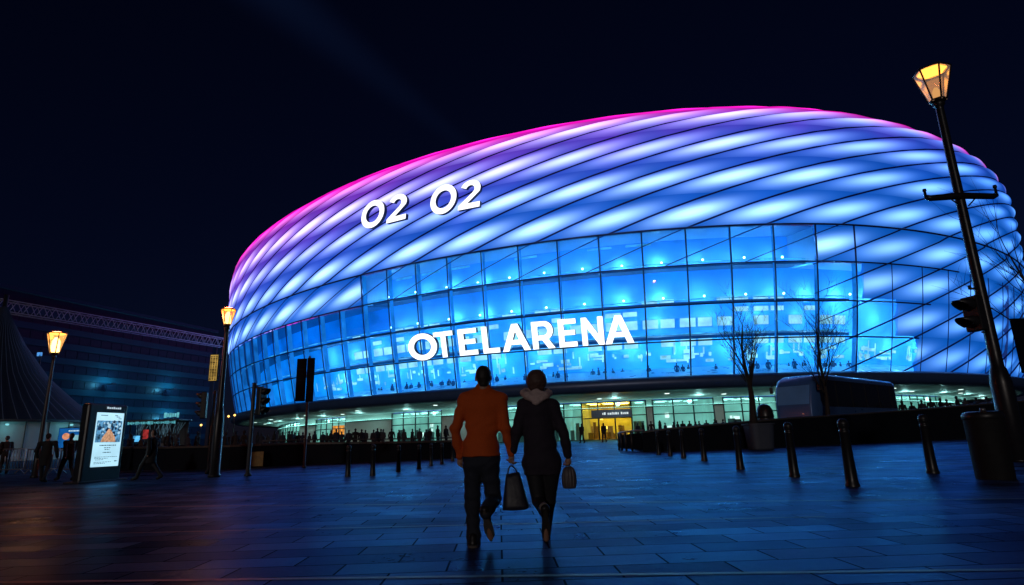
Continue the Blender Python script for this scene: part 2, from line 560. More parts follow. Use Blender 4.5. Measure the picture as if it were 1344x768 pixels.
# the foyer behind the glass: glowing back wall, galleries, spot lamps, lit shop windows
DEPTH = -5.5
for r, (za, zb) in enumerate(rowz):
    sa, sb = GL[r]; S = np.linspace(sa - 3, (sb + 5 if r == 0 else 500), 90)
    col = [(.0, .12, .68), (.0, .145, .74), (.003, .22, .86), (.006, .32, .95)][r]
    b = MB(); b.grid([list(surf(S, np.full_like(S, z), DEPTH)) for z in np.linspace(za, zb, 4)])
    b.build('foyer_wall', emit('foyer_wall_row%d' % r, col, [.85, .92, .95, 1.0][r], .5, .22, base=(.10, .22, .40)), ARENA)  # blue lamp light on the wall put in as its own glow
M_slab = mat('gallery_slab', (.03, .05, .1), .5, 0, .2, 1)
M_rail = emit('gallery_light_line', (.10, .62, 1.0), .75, .6, .8)
for V in (Z2, Z3, Z4):
    S = np.linspace(GL[1][0], GL[1][1], 100) if V != Z2 else np.linspace(GL[0][0] - 3, GL[0][1], 60)
    b = MB()
    A = surf(S, np.full_like(S, V), DEPTH); B = surf(S, np.full_like(S, V), -1.6)
    A2, B2 = A + np.array([0, 0, .35]), B + np.array([0, 0, .35])
    b.grid([list(A), list(B), list(B2), list(A2)], 0, False)
    o = b.build('gallery', M_slab, ARENA)
    b = MB(); b.tube([p + np.array([0, 0, .62]) for p in surf(S, np.full_like(S, V), -1.55)], .075, 5)
    b.build('light_line', M_rail, o)
M_spot = emit('spot_lamp_glow', (.45, .88, 1.0), 9.0)
b = MB()
FOYER_LIGHTS = []
for V, sa, sb in ((Z2 + .95, 404, 473), (Z3 + .95, 404, 478)):
    s = sa
    while s < sb:
        p = surf(s, V, -2.6 + .5 * math.sin(s)); FOYER_LIGHTS.append(p)
        b.lathe(p, [(.02, -.14), (.12, -.07), (.14, 0), (.12, .07), (.02, .14)], 8)
        s += MU
SPO = b.build('spot_lamp', M_spot, ARENA); SPO['kind'] = 'stuff'
for s0 in np.arange(385, 485, 6.5): FOYER_LIGHTS += [surf(s0, Z4 + 2.2, -2.4), surf(s0 + 3, Z0 + 2.6, -2.4)]  # added fill lights without lamps, brightening the two lower rows
for i, p in enumerate(FOYER_LIGHTS):
    ld = bpy.data.lights.new('foyer_spot_fill_light', 'POINT'); ld.energy = 520; ld.color = (.25, .75, 1.0); ld.shadow_soft_size = .2
    lo = bpy.data.objects.new('foyer_spot_fill_light', ld); COL.objects.link(lo); lo.parent = SPO
    q = p; nn = N3(np.array([ACX, ACY, 0]) - p * [1, 1, 0]); lo.location = q + nn * 1.5 + UP * .25 - np.array([ACX, ACY, 0])
M_bright = emit('lit_window_white', (.42, .86, 1.0), 1.15, .35, .5)
b = MB()
for i in range(16):
    s0 = 391 + 5 * i
    for V, h, p_on in ((Z4 + 1.15, 1.15, .95), (Z4 - 1.25, .85, .92), (Z3 + .1, .7, .5), (Z4 + 2.9, .6, .55)):
        if random.random() > p_on: continue
        for q in (0, 1):
            if random.random() < .12: continue
            w = 2.1 if q == 0 else 1.9
            a = s0 + .35 + q * 2.4
            g = [[surf(a + w * t, V + h * j, DEPTH + .25) for t in (0, .5, 1)] for j in (0, 1)]
            b.grid(g, 0, False)
b.build('lit_window', M_bright, ARENA)['kind'] = 'stuff'
b = MB()
for i in range(15):
    s0 = 404 + 5 * i
    if random.random() < .75:
        g = [[surf(s0 + .6 + w, Z1 - .75 - .28 * j, -3.2) for w in (0, 1.6, 3.2)] for j in (0, 1)]
        b.grid(g, 0, False)
b.build('ceiling_strip_light', emit('ceiling_strip', (.10, .55, 1.0), .75, .3, .6), ARENA)
# bright clutter along the floor of the foyer
b = MB()
for i in range(170):
    s0 = random.uniform(378, 486); h = random.choice((.25, .4, .5, .9, 1.5)); w = random.uniform(.2, 1.6) if h < .8 else .22
    z = Z0 + random.uniform(.5, 2.0)
    g = [[surf(s0 + w * t, z + h * j, DEPTH + .3 + random.uniform(0, 2.2) * 0) for t in (0, 1)] for j in (0, 1)]
    b.grid(g, 0, False)
b.build('foyer_display', emit('foyer_display_glow', (.40, .88, 1.0), 1.15, .5, .6), ARENA)['kind'] = 'stuff'
b = MB(); S = np.linspace(285, 500, 120)
b.grid([list(surf(S, np.full_like(S, Z0), DEPTH)), list(surf(S, np.full_like(S, Z0), .3))], 0, False)
b.build('foyer_floor', mat('foyer_floor_tiles', (.12, .30, .50), .3, 0, .3, .8), ARENA)

b = MB()
for V, sa, sb in ((Z1 - .12, GL[0][0] - 3, GL[0][1] + 6), (Z2 - .12, 286, GL[0][0] - .3), (Z2 - .12, GL[0][1] + .3, 500)):
    S = np.linspace(sa, sb, 60); b.grid([list(surf(S, np.full_like(S, V), DEPTH)), list(surf(S, np.full_like(S, V), .3))], 0, False)
for s0, za, zb in ((GL[0][0] - .15, Z2, Z1), (GL[0][1] + .15, Z2, Z1), (499.5, Z0, Z2), (286., Z0, Z2)):
    b.grid([list(surf(np.full(6, s0), np.linspace(za, zb, 6), DEPTH)), list(surf(np.full(6, s0), np.linspace(za, zb, 6), .62))], 0, False)
b.build('foyer_ceiling', mat('foyer_lining', (.10, .22, .45), .5, 0, .2, .5), ARENA)
# fascia, soffit, ground floor
S = np.linspace(0, AL, 261)[:-1]
b = MB()


def ringp(z, inset): return list(plan_ring(S, z, inset))


b.grid([ringp(7.46, .4), ringp(7.44, -1.3), ringp(7.1, -1.7), ringp(6.25, -1.6), ringp(5.95, -1.0), ringp(5.9, .2)], 0, True, True)
b.build('fascia', M_navy, ARENA)
INS = 8.5
GZ = .5
b = MB(); b.grid([ringp(5.9, .2), ringp(5.45, INS + .2)], 0, True, True); b.build('soffit', M_soffit, ARENA)
M_teal_lamp = emit('shop_ceiling_light', (.42, 1.0, .90), 7.0)
M_down = emit('downlight_glow', (.75, 1.0, .92), 2.0)
b = MB()
for i in range(26):
    s0 = 330 + 8.1 * i + random.uniform(-.6, .6); ins = (2.6, 5.2)[i % 2]
    p = plan_ring(s0, 5.88 - .45 * ins / 8.5, ins); b.lathe(p - UP * .02, [(.0, 0), (.3, 0), (.3, .03), (0, .03)], 12)
DL = b.build('downlight', M_down, ARENA); DL['kind'] = 'stuff'
for i in range(17):  # unseen fill lights added to brighten the ground-floor walls
    p = plan_ring(345 + 11.5 * i, 5.2, 5.4)
    ld = bpy.data.lights.new('soffit_fill_light', 'POINT'); ld.energy = 100; ld.color = (.42, 1.0, .96); ld.shadow_soft_size = .3
    lo = bpy.data.objects.new('soffit_fill_light', ld); COL.objects.link(lo); lo.parent = DL; lo.location = p - np.array([ACX, ACY, 0])
# added glow strip that brightens the soffit, hidden above a made-up shelf
b = MB(); S2 = np.linspace(s_at(345, 3, INS) - 6, 530, 120)
b.grid([list(plan_ring(S2, 4.62, INS - .32)), list(plan_ring(S2, 4.62, INS - .06))], 0, False)
b.build('soffit_fill_strip', emit('soffit_fill_glow', (.34, 1.0, .92), 4.5, .3, .25), ARENA)
b = MB(); b.grid([list(plan_ring(S2, 4.5, INS - .4)), list(plan_ring(S2, 4.58, INS - .4)), list(plan_ring(S2, 4.58, INS - .03)), list(plan_ring(S2, 4.5, INS - .03)), list(plan_ring(S2, 4.5, INS - .4))], 0, False)
b.build('fill_strip_shelf', M_darkgrey, ARENA)
M_shopglass = glassy('shop_glass', (.80, .95, .92), .15, .02)
M_shopwall = emit('shop_back_wall', (.22, .62, .56), .34, .65, .45, base=(.45, .5, .48))  # room light put into the shop walls as their own glow
M_shopfr = mat('shopfront_frame', (.03, .04, .05), .4)
M_goods = mat('shop_goods', (.10, .12, .13), .6, 0, .8, 1.3)
M_goods2 = emit('lit_shop_display', (.72, 1.0, .95), 1.3, .5, .8)


def sx(px): return s_at(px, 2.5, INS)


wall_mb = MB()


def solid(a, c, mb=None, z0=GZ - .6, z1=5.46, ins=INS, th=.35):
    mb = mb or wall_mb
    n = max(2, int(abs(c - a) / 2)); s = np.linspace(a, c, n)
    o0, o1 = plan_ring(s, z0, ins), plan_ring(s, z1, ins); i0, i1 = plan_ring(s, z0, ins + th), plan_ring(s, z1, ins + th)
    mb.grid([list(i0), list(o0), list(o1), list(i1)], 0, False)
    for e in (0, -1): mb.poly([i0[e], o0[e], o1[e], i1[e]])


def shopfront(a, c, nbay, gold=False, dim=1.0):
    g = MB(); f = MB(); n = max(2, int((c - a) / 1.5)); s = np.linspace(a, c, n)
    g.grid([list(plan_ring(s, GZ, INS + .1)), list(plan_ring(s, 5.35, INS + .1))], 0, False)
    root = ARENA
    w = g.build('shopfront', M_shopglass, root)
    for i in range(nbay + 1):
        q = a + (c - a) * i / nbay
        f.tube([plan_ring(q, GZ - .1, INS + .02), plan_ring(q, 5.42, INS + .02)], .1, 4)
    for z in (GZ + .05, 3.55 if not gold else 3.3, 5.32):
        f.tube(list(plan_ring(s, z, INS + .02)), .07, 4)
    f.build('frame', M_shopfr, w)
    # the room behind
    room = MB(); D = 6.0
    back = [list(plan_ring(s, GZ, INS + D)), list(plan_ring(s, 5.35, INS + D))]
    room.grid(back, 0, False)
    room.grid([list(plan_ring(s, GZ + .01, INS + D)), list(plan_ring(s, GZ + .01, INS + .15))], 0, False)
    room.grid([list(plan_ring(s, 5.33, INS + D)), list(plan_ring(s, 5.33, INS + .15))], 0, False)
    for e in (s[0], s[-1]):
        room.poly([plan_ring(e, GZ, INS + .15), plan_ring(e, GZ, INS + D), plan_ring(e, 5.33, INS + D), plan_ring(e, 5.33, INS + .15)])
    room.build('shop_interior', MATS.get('gold_wall') if gold else M_shopwall, w)
    lamp = MB()
    for q in np.arange(a + .6, c - 1.2, 2.4):
        for ins in (INS + 1.3, INS + 3.6):
            t = np.array([q, min(q + 1.7, c - .3)])
            lamp.grid([list(plan_ring(t, 5.24, ins)), list(plan_ring(t, 5.24, ins + .5))], 0, False)
    lamp.build('ceiling_lamp', emit('gold_ceiling', (1.0, .66, .14), 30.0) if gold else (M_teal_lamp if dim == 1 else emit('shop_ceiling_dim', (.38, 1.0, .92), 4.0)), w)
    gd = MB(); lit = MB()
    for i in range(int((c - a) * 1.6)):
        q = random.uniform(a + .3, c - .6); ins = INS + random.uniform(1.2, 5.2); h = random.uniform(.7, 2.4); ww = random.uniform(.25, 1.1)
        p = plan_ring(q, GZ + h / 2, ins); gd.box(p, (ww, .4, h), 0, random.uniform(0, 3))
    for i in range(int((c - a) * .5)):
        q = random.uniform(a + .3, c - 1.2); t = np.array([q, q + random.uniform(.4, 1.2)]); z = random.uniform(1.2, 3.4); h = random.uniform(.25, .8); ins = INS + D - .15
        lit.grid([list(plan_ring(t, z, ins)), list(plan_ring(t, z + h, ins))], 0, False)
    gd.build('shop_fitting', M_goods if not gold else mat('brass_fitting', (.30, .17, .04), .35, .5, .6, 2), w)
    lit.build('lit_display', M_goods2 if not gold else emit('gold_display', (1.0, .62, .12), 2.6, .4, 1), w)
    return w


mat('gold_wall', (.85, .58, .10), .5, 0, .5, 1.1)
seq = [(345, 352, 'w'), (352, 392, 'g'), (392, 413, 'w'), (413, 452, 'h'), (452, 513, 'w'), (513, 579, 'g'), (579, 592, 'w'), (592, 640, 'w'), (640, 700, 'g'),
       (700, 740, 'g'), (740, 764, 'g'), (764, 829, 'E'), (829, 849, 'g'), (849, 858, 'w'), (858, 938, 'g'), (938, 951, 'w'), (951, 1022, 'g'), (1022, 1060, 'w'), (1060, 1165, 'w'),
       (1165, 1240, 'd'), (1240, 1262, 'w'), (1262, 1335, 'd')]
for a, c, t in seq:
    a, c = sx(a), sx(c)
    if t == 'w': solid(a, c)
    else: shopfront(a, c, max(1, round((c - a) / 2.6)), t == 'E', .5 if t == 'd' else 1)
solid(sx(1335), AL + sx(345), None)
wall_mb.build('ground_floor_wall', M_cream, ARENA)
# picture hanging behind the glass
b = MB(); a, c = sx(430), sx(447)
b.grid([list(plan_ring(np.array([a, c]), 2.5, INS + .6)), list(plan_ring(np.array([a, c]), 4.1, INS + .6))], 0, False)
b.build('orange_screen', emit('orange_screen', (1.0, .33, .06), .9, .7, 1.2), ARENA)
# entrance sign board
a, c = sx(777), sx(829); b = MB()
t = np.linspace(a, c, 6); b.grid([list(plan_ring(t, 3.35, INS - .25)), list(plan_ring(t, 4.35, INS - .25)), list(plan_ring(t, 4.35, INS - .02)), list(plan_ring(t, 3.35, INS - .02)), list(plan_ring(t, 3.35, INS - .25))], 0, False)
o = b.build('entrance_sign', mat('sign_navy', (.03, .06, .13), .4), ARENA)
b = MB(); q = a + (c - a) * .28
while q < a + (c - a) * .92:
    w = random.uniform(.12, .3); h = random.uniform(.22, .34); t = np.array([q, q + w])
    b.grid([list(plan_ring(t, 3.7, INS - .27)), list(plan_ring(t, 3.7 + h, INS - .27))], 0, False); q += w + random.choice((.08, .08, .3))
b.build('lettering', emit('sign_white_glow', (.8, .95, 1.0), .8), o)

# ------------------------------------------------------------------ raised letters
def ell(cx, cy, rx, ry, n=36, sh=0.0, rev=False):
    pts = [(cx + rx * math.cos(2 * PI * i / n), cy + ry * math.sin(2 * PI * i / n)) for i in range(n)]
    return pts[::-1] if rev else pts


def arc(cx, cy, rx, ry, a0, a1, n=12):
    return [(cx + rx * math.cos(math.radians(a0 + (a1 - a0) * i / n)), cy + ry * math.sin(math.radians(a0 + (a1 - a0) * i / n))) for i in range(n + 1)]


def glyph(ch):
    w = .20
    if ch == 'O': return 1.0, ell(.5, .5, .52, .53), [ell(.5, .5, .31, .32, rev=True)]
    if ch == 'T': return .78, [(.29, 0), (.49, 0), (.49, .82), (.78, .82), (.78, 1), (0, 1), (0, .82), (.29, .82)], []
    if ch == 'E': return .72, [(.04, 0), (.72, 0), (.72, .18), (.25, .18), (.25, .42), (.66, .42), (.66, .6), (.25, .6), (.25, .82), (.72, .82), (.72, 1), (.04, 1)], []
    if ch == 'L': return .68, [(.04, 0), (.68, 0), (.68, .18), (.25, .18), (.25, 1), (.04, 1)], []
    if ch == 'A': return .98, [(0, 0), (.22, 0), (.31, .23), (.67, .23), (.76, 0), (.98, 0), (.60, 1), (.38, 1)], [[(.38, .41), (.49, .72), (.60, .41)]]
    if ch == 'R':
        o = [(.04, 0), (.25, 0), (.25, .31), (.40, .31), (.60, 0), (.85, 0), (.62, .35)] + arc(.50, .66, .31, .34, -60, 90, 12) + [(.04, 1)]
        return .82, o, [[(.25, .49)] + [(.25, .82)] + arc(.46, .655, .15, .165, 90, -90, 8)]
    if ch == 'N': return .92, [(.04, 0), (.25, 0), (.25, .62), (.68, 0), (.88, 0), (.88, 1), (.67, 1), (.67, .38), (.24, 1), (.04, 1)], []
    if ch == '2':
        o = [(.02, 0), (.80, 0), (.80, .19), (.34, .19), (.62, .44)] + arc(.41, .68, .37, .33, -20, 158, 16) + [(.26, .72)] + arc(.41, .68, .155, .15, 150, -20, 8) + [(.49, .54), (.02, .15)]
        return .80, o, []


M_letter = emit('letter_face_white', (1.0, 1.0, 1.0), 1.5)
M_letter_side = mat('letter_return_dark', (.01, .02, .06), .5)


def letters(name, label, spec, Vlow, H, off, italic=0.0, dup_group=None, tilt=0.0, thick=.55):
    """spec: (character, s of its left edge, width in metres)"""
    root = thing(name, label, 'sign', surf(spec[0][1], Vlow, off), dup_group)
    for item in spec:
        ch, s0, wd = item[:3]; Vl = item[3] if len(item) > 3 else Vlow
        adv, out, holes = glyph(ch)
        sm = s0 + wd / 2
        n = snorm(sm, Vl + H / 2); ax = N3(surf0(sm + 1, Vl + H / 2) - surf0(sm - 1, Vl + H / 2)); ay = np.cross(n, ax)
        if tilt: ax, ay = N3(ax + ay * tilt), N3(ay - ax * tilt)
        o = surf(sm, Vl + H / 2, off) - ax * wd / 2 - ay * H / 2
        fx = wd / adv
        T = lambda q: (q[0] * fx + italic * q[1] * H, q[1] * H)
        m = MB(); m.prism([T(q) for q in out], o, ax, ay, n, thick, 0, 1, [[T(q) for q in h] for h in holes])
        m.build('letter', [M_letter, M_letter_side], root)
    return root


def s_on(px, py, V):
    q = proj(surf(_ss, np.full_like(_ss, V), .9)); P = surf0(_ss, np.full_like(_ss, V))
    d = np.abs(q[:, 0] - px) + 1e5 * ((P[:, 1] - 30) > 150)
    ok = np.where(d < 1.5)[0]; return _ss[ok[np.argmin(P[ok, 1])]]


sp = []
for ch, a, c in (('O', 541.5, 577), ('T', 574.5, 599), ('E', 604, 629), ('L', 634.5, 657.5), ('A', 662, 697), ('R', 699, 728), ('E', 733, 757.5), ('N', 763, 794), ('A', 794.5, 831)):
    sa, sb = s_on(a, 0, Z4), s_on(c, 0, Z4); sp.append((ch, sa, (sb - sa)))
letters('arena_name_sign', 'large white lit letters reading OTELARENA across the glass front', sp, Z4 + .1, 3.3, .95)
for lab, (xo0, xo1, x20, x21), Vl in (('smaller slanted white O2 lettering at the far end of the purple cladding', (480, 510.5, 512.5, 540.5), 30.1), ('larger slanted white O2 lettering next to the first, nearer the arena name', (569, 603.5, 604.5, 636), 29.6)):
    so, so1, s2, s21 = (s_on(q, 0, Vl) for q in (xo0, xo1, x20, x21))
    letters('logo_sign', lab, [('O', so, (so1 - so) * .95, Vl), ('2', s2, (s21 - s2) * .93, Vl - .1)], Vl, 3.7, 1.5, .13, 'O2 signs on the cladding')

# ------------------------------------------------------------------ figures: smooth-blended volumes meshed into one continuous skin
def smin(a, b, k):
    h = np.clip(.5 + .5 * (b - a) / k, 0, 1)
    return b + (a - b) * h - k * h * (1 - h)


def sd_cap(P, a, b, ra, rb, sy=1.0):
    a = np.asarray(a, np.float32); b = np.asarray(b, np.float32)
    sc_ = np.array([1, 1 / sy, 1], np.float32)
    pa = (P - a) * sc_; ba = (b - a) * sc_
    t = np.clip((pa @ ba) / (ba @ ba + 1e-9), 0, 1)
    return np.linalg.norm(pa - t[..., None] * ba, axis=-1) - (ra + (rb - ra) * t)


def sd_ell(P, c, r):
    c = np.asarray(c, np.float32); r = np.asarray(r, np.float32); q = P - c
    k0 = np.linalg.norm(q / r, axis=-1); k1 = np.linalg.norm(q / (r * r), axis=-1) + 1e-6
    return k0 * (k0 - 1) / k1


def nets(vol, org, h):
    s = vol < 0
    nx, ny, nz = vol.shape
    cs = np.zeros((nx - 1, ny - 1, nz - 1), int)
    acc = np.zeros(cs.shape + (3,), np.float32); cnt = np.zeros(cs.shape, np.float32)
    off = [(i, j, k) for i in (0, 1) for j in (0, 1) for k in (0, 1)]

    def sl(o): return tuple(slice(o[i], vol.shape[i] - 1 + o[i]) for i in range(3))
    for o in off: cs += s[sl(o)]
    act = (cs > 0) & (cs < 8)
    for o in off:
        for ax in range(3):
            if o[ax]: continue
            o2 = list(o); o2[ax] = 1
            a, b = vol[sl(o)], vol[sl(o2)]; m = ((a < 0) != (b < 0)) & act
            t = np.where(m, a / np.where(m, a - b, 1), 0)
            for q in range(3):
                acc[..., q] += np.where(m, (t if q == ax else o[q]), 0)
            cnt += m
    idx = -np.ones(cs.shape, int); w = np.argwhere(act); idx[act] = np.arange(len(w))
    V = (w + acc[act] / cnt[act][:, None]) * h + org
    F = []
    for ax in range(3):
        b1, b2 = [(1, 2), (2, 0), (0, 1)][ax]
        a = s.take(range(0, vol.shape[ax] - 1), ax); b = s.take(range(1, vol.shape[ax]), ax)
        e = np.argwhere(a != b)
        e = e[(e[:, b1] > 0) & (e[:, b2] > 0) & (e[:, b1] < vol.shape[b1] - 1) & (e[:, b2] < vol.shape[b2] - 1)]
        if not len(e): continue
        sg = a[tuple(e.T)]

        def ix(d1, d2):
            q = e.copy(); q[:, b1] += d1; q[:, b2] += d2; return idx[tuple(q.T)]
        quad = np.stack([ix(-1, -1), ix(0, -1), ix(0, 0), ix(-1, 0)], 1)
        quad[~sg] = quad[~sg][:, ::-1]; F.append(quad)
    F = np.concatenate(F); F = F[(F >= 0).all(1)]
    return V, F


def blob(name, prims, material, parent, h=.012, k=.03, cuts=(), noise=0.0, kn=22.0, groups=None, seed=0):
    """prims: list of ('c', a, b, ra, rb, sy) or ('e', c, r), a 4th/7th entry may give its own blend; cuts: (point, normal) planes removing what lies ahead of normal"""
    pts = []
    for q in prims:
        if q[0] == 'cut': continue
        if q[0] == 'c': R = max(q[3], q[4]) + .02; pts += [np.array(q[1]) - R, np.array(q[1]) + R, np.array(q[2]) - R, np.array(q[2]) + R]
        else: pts += [np.array(q[1]) - np.array(q[2]) - .02, np.array(q[1]) + np.array(q[2]) + .02]
    lo = np.min(pts, 0) - 2 * h; hi = np.max(pts, 0) + 2 * h
    n = np.ceil((hi - lo) / h).astype(int) + 1
    g = np.stack(np.meshgrid(*[lo[i] + h * np.arange(n[i]) for i in range(3)], indexing='ij'), -1).astype(np.float32)
    d = None
    for q in prims:
        if q[0] == 'cut':
            d = np.maximum(d, (g - np.asarray(q[1], np.float32)) @ N3(q[2]).astype(np.float32)); continue
        if q[0] == 'c': e = sd_cap(g, q[1], q[2], q[3], q[4], q[5] if len(q) > 5 else 1.0); kk = q[6] if len(q) > 6 else k
        else: e = sd_ell(g, q[1], q[2]); kk = q[3] if len(q) > 3 else k
        d = e if d is None else smin(d, e, kk)
    if noise:
        x, y, z = (g[..., i] for i in range(3))
        d = d + noise * (np.sin(kn * x + 3 * np.sin(kn * .7 * z + seed)) * np.sin(kn * 1.3 * z + 2 * np.sin(kn * .6 * x + 1)) + .5 * np.sin(kn * 2.1 * z + kn * y + seed))
    for (p, nn) in cuts:
        d = np.maximum(d, (g - np.asarray(p, np.float32)) @ N3(nn).astype(np.float32))
    V, F = nets(d, lo, h)
    me = bpy.data.meshes.new(name); o0 = np.array(parent['_o'])
    me.from_pydata((V - o0).tolist(), [], F.tolist()); me.materials.append(material)
    me.polygons.foreach_set('use_smooth', [True] * len(F)); me.update()
    o = bpy.data.objects.new(name, me); COL.objects.link(o); o.parent = parent; o['_o'] = [float(q) for q in o0]
    return o


def hand(c, d, side, curl=.8, s=1.0, palm_n=(0, 1, 0)):
    """palm and five bent fingers from wrist point c along direction d; side = direction of the thumb"""
    c = np.asarray(c, float); d = N3(d); side = N3(np.asarray(side, float) - d * np.dot(side, d)); n = np.cross(d, side)
    if np.dot(n, palm_n) < 0: n = -n
    P = [('c', c, c + d * .085 * s, .026 * s, .032 * s, .65, .02)]
    for i, (off, ln) in enumerate(((.030, .070), (.010, .078), (-.010, .072), (-.029, .056))):
        a = c + d * .085 * s + side * off * s
        b_ = a + (d * math.cos(curl * .6) + n * math.sin(curl * .6)) * ln * .5 * s
        e = b_ + (d * math.cos(curl * 1.7) + n * math.sin(curl * 1.7)) * ln * .5 * s
        P += [('c', a, b_, .0095 * s, .009 * s, 1, .006), ('c', b_, e, .009 * s, .0075 * s, 1, .004)]
    a = c + d * .03 * s + side * .028 * s; b_ = a + (d * .7 + side * .6 + n * .3) * .045 * s; e = b_ + (d * .8 + side * .1 + n * .5) * .035 * s
    P += [('c', a, b_, .012 * s, .0105 * s, 1, .01), ('c', b_, e, .0105 * s, .008 * s, 1, .004)]
    return P


def head(c, s=1.0, f=np.array([0, 1, 0.])):
    """skull, jaw, nose, brow, lips and ears; c = middle of the head, f = where it looks"""
    c = np.asarray(c, float); f = N3(f); r = np.cross(f, UP)
    P = [('e', c + UP * .02 * s - f * .008 * s, (.076 * s, .096 * s, .098 * s)), ('e', c - UP * .055 * s + f * .03 * s, (.054 * s, .062 * s, .062 * s)),
         ('c', c + f * .094 * s + UP * .008 * s, c + f * .112 * s - UP * .03 * s, .010 * s, .015 * s, 1, .012),
         ('c', c + f * .086 * s + UP * .022 * s - r * .04 * s, c + f * .086 * s + UP * .022 * s + r * .04 * s, .012 * s, .012 * s, 1, .015),
         ('c', c + f * .086 * s - UP * .06 * s - r * .02 * s, c + f * .086 * s - UP * .06 * s + r * .02 * s, .009 * s, .009 * s, 1, .006),
         ('e', c - f * .005 * s - UP * .005 * s - r * .08 * s, (.013 * s, .022 * s, .032 * s), .008), ('e', c - f * .005 * s - UP * .005 * s + r * .08 * s, (.013 * s, .022 * s, .032 * s), .008)]
    return P


M_skin = mat('skin', (.36, .20, .14), .55, 0, .12, 12)
M_hair_dark = mat('short_dark_hair', (.014, .010, .009), .6, 0, .5, 60, .3)
M_hair_brown = mat('brown_hair', (.085, .045, .036), .6, 0, .4, 60, .3)
M_orange = mat('orange_knit', (.56, .080, .005), .85, 0, .22, 90, .35)
M_jeans = mat('dark_denim', (.014, .018, .032), .85, 0, .35, 70, .3)
M_coat = mat('dark_plum_coat', (.018, .012, .024), .85, 0, .3, 40, .25)
M_hood = mat('pale_fleece', (.48, .37, .36), .9, 0, .25, 50, .5)
M_leg = mat('black_leggings', (.010, .010, .014), .7, 0, .3, 60, .2)
M_boot = mat('black_leather', (.016, .014, .016), .4, 0, .3, 25, .1)
M_sole = mat('worn_rubber_sole', (.10, .085, .08), .8, 0, .35, 40, .3)

GC = ground(621, 717); YC = GC[1]          # where the couple walks


def J(px, py, dy=0.0): return at(px, py, YC + dy)


# --- the man
man = thing('person', 'man seen from behind in an orange sweater and dark jeans', 'person', (GC[0] + .05, YC, 0))
hd = J(634.5, 496, .0)
sL, sR = J(610.5, 525.5), J(657.5, 525.5); eL, wL = J(597, 564, -.03), J(603.5, 597, .04); eR, wR = J(663.5, 563, -.02), J(670.5, 594, .03)
nk = J(634, 508); chest = J(634, 535, .0); waist = J(632, 580); pel = J(631, 603)
hL, hR = J(620.5, 611), J(642, 611); kL, aL = J(620, 660, .05), J(621.5, 703, .0); kR, aR = J(648, 655, .03), J(638, 672, -.34)
toeR = J(644, 705, -.16); toeL = J(621.5, 713, .16)
toeL = np.array([toeL[0], toeL[1], .035]); aL = np.array([aL[0], aL[1], .095])
P = head(hd, 1.0) + [('c', hd - UP * .07 - np.array([0, .015, 0]), J(634, 520), .055, .062)]
P += [('c', sL, sR, .05, .05, 1), ('c', chest, waist, .12, .11, .62, .08), ('c', waist, pel, .11, .13, .68, .08)]
for s_, e_, w_ in ((sL, eL, wL), (sR, eR, wR)): P += [('c', s_, e_, .047, .038), ('c', e_, w_, .038, .025)]
P += [('c', hL, kL, .082, .054), ('c', kL, aL, .054, .036), ('c', hR, kR, .082, .054), ('c', kR, aR, .054, .036), ('c', aL, toeL, .034, .03), ('c', aR, toeR, .034, .03)]
P += hand(wL, J(604, 612, .05) - wL, (0.2, 1, 0), .7, palm_n=(1, 0, 0)) + hand(wR, J(671.5, 612, .03) - wR, (-.3, 1, 0), 1.1, palm_n=(1, 0, 0))
blob('body', P, M_skin, man, .0075, .03)
P = [('c', sL, sR, .062, .062, .95, .06), ('c', J(628, 513), J(612, 523), .05, .055, .9, .04), ('c', J(640, 513), J(656, 523), .05, .055, .9, .04),
     ('c', J(634, 534), J(632, 580), .165, .140, .66, .08), ('c', J(619, 528), J(622, 560), .085, .07, .85, .08), ('c', J(649, 528), J(645, 560), .085, .07, .85, .08),
     ('c', J(632, 580), J(631, 604), .15, .184, .86, .06), ('c', nk, J(634, 520), .060, .085, .9, .05), ('c', J(629, 588), J(629, 606), .165, .176, .82, .05), ('c', J(636, 588), J(638, 606), .15, .165, .84, .05), ('cut', J(631, 598.5), (0, 0, -1))]
for s_, e_, w_ in ((sL, eL, wL), (sR, eR, wR)): P += [('c', s_, e_, .066, .054, 1, .04), ('c', e_, w_ + (w_ - e_) * .02, .054, .040, 1, .02)]
P += [('c', wL - N3(wL - eL) * .03, wL + N3(wL - eL) * .01, .042, .040, 1, .005), ('c', wR - N3(wR - eR) * .03, wR + N3(wR - eR) * .01, .042, .040, 1, .005)]
swt = blob('sweater', P, M_orange, man, .0095, .03, cuts=[(J(634, 503.5), (0, .12, 1))], noise=.0065, kn=19)
P = [('c', J(634, 505.5), J(634, 510), .064, .066, .95, .01)]
blob('collar', P, M_orange, swt, .008, .01, cuts=[(J(634, 503), (0, .1, 1))])
P = [('c', J(624, 598), J(640, 598), .125, .125, .85, .05), ('c', J(625, 607), J(639, 607), .125, .125, .95, .05), ('c', hL, kL, .098, .078, 1, .03), ('c', kL, aL + UP * .03, .078, .068, 1, .02), ('c', hR, kR, .098, .076, 1, .03), ('c', kR, aR, .076, .066, 1, .02), ('c', aL + UP * .05, aL - UP * .045, .068, .074, 1, .01)]
blob('jeans', P, M_jeans, man, .0095, .02, cuts=[(J(631, 593), (0, 0, 1))], noise=.006, kn=24, seed=2)
P = [('e', hd + UP * .035 - np.array([0, .014, 0]), (.084, .100, .095)), ('c', hd - np.array([0, .055, .0]), hd - np.array([0, .05, .055]), .062, .052, .8, .03)]
blob('hair', P, M_hair_dark, man, .008, .03, cuts=[(hd + np.array([0, .055, .01]), (0, 1, -.35))], noise=.002, kn=90)
heelL = np.array([aL[0], aL[1] - .075, .04])
sh = blob('shoe', [('c', heelL, toeL + np.array([0, .02, .0]), .042, .04, 1), ('c', heelL + (0, .02, .05), aL + (0, 0, .0), .044, .046)], M_boot, man, .008, .03, cuts=[((0, 0, .012), (0, 0, -1))])
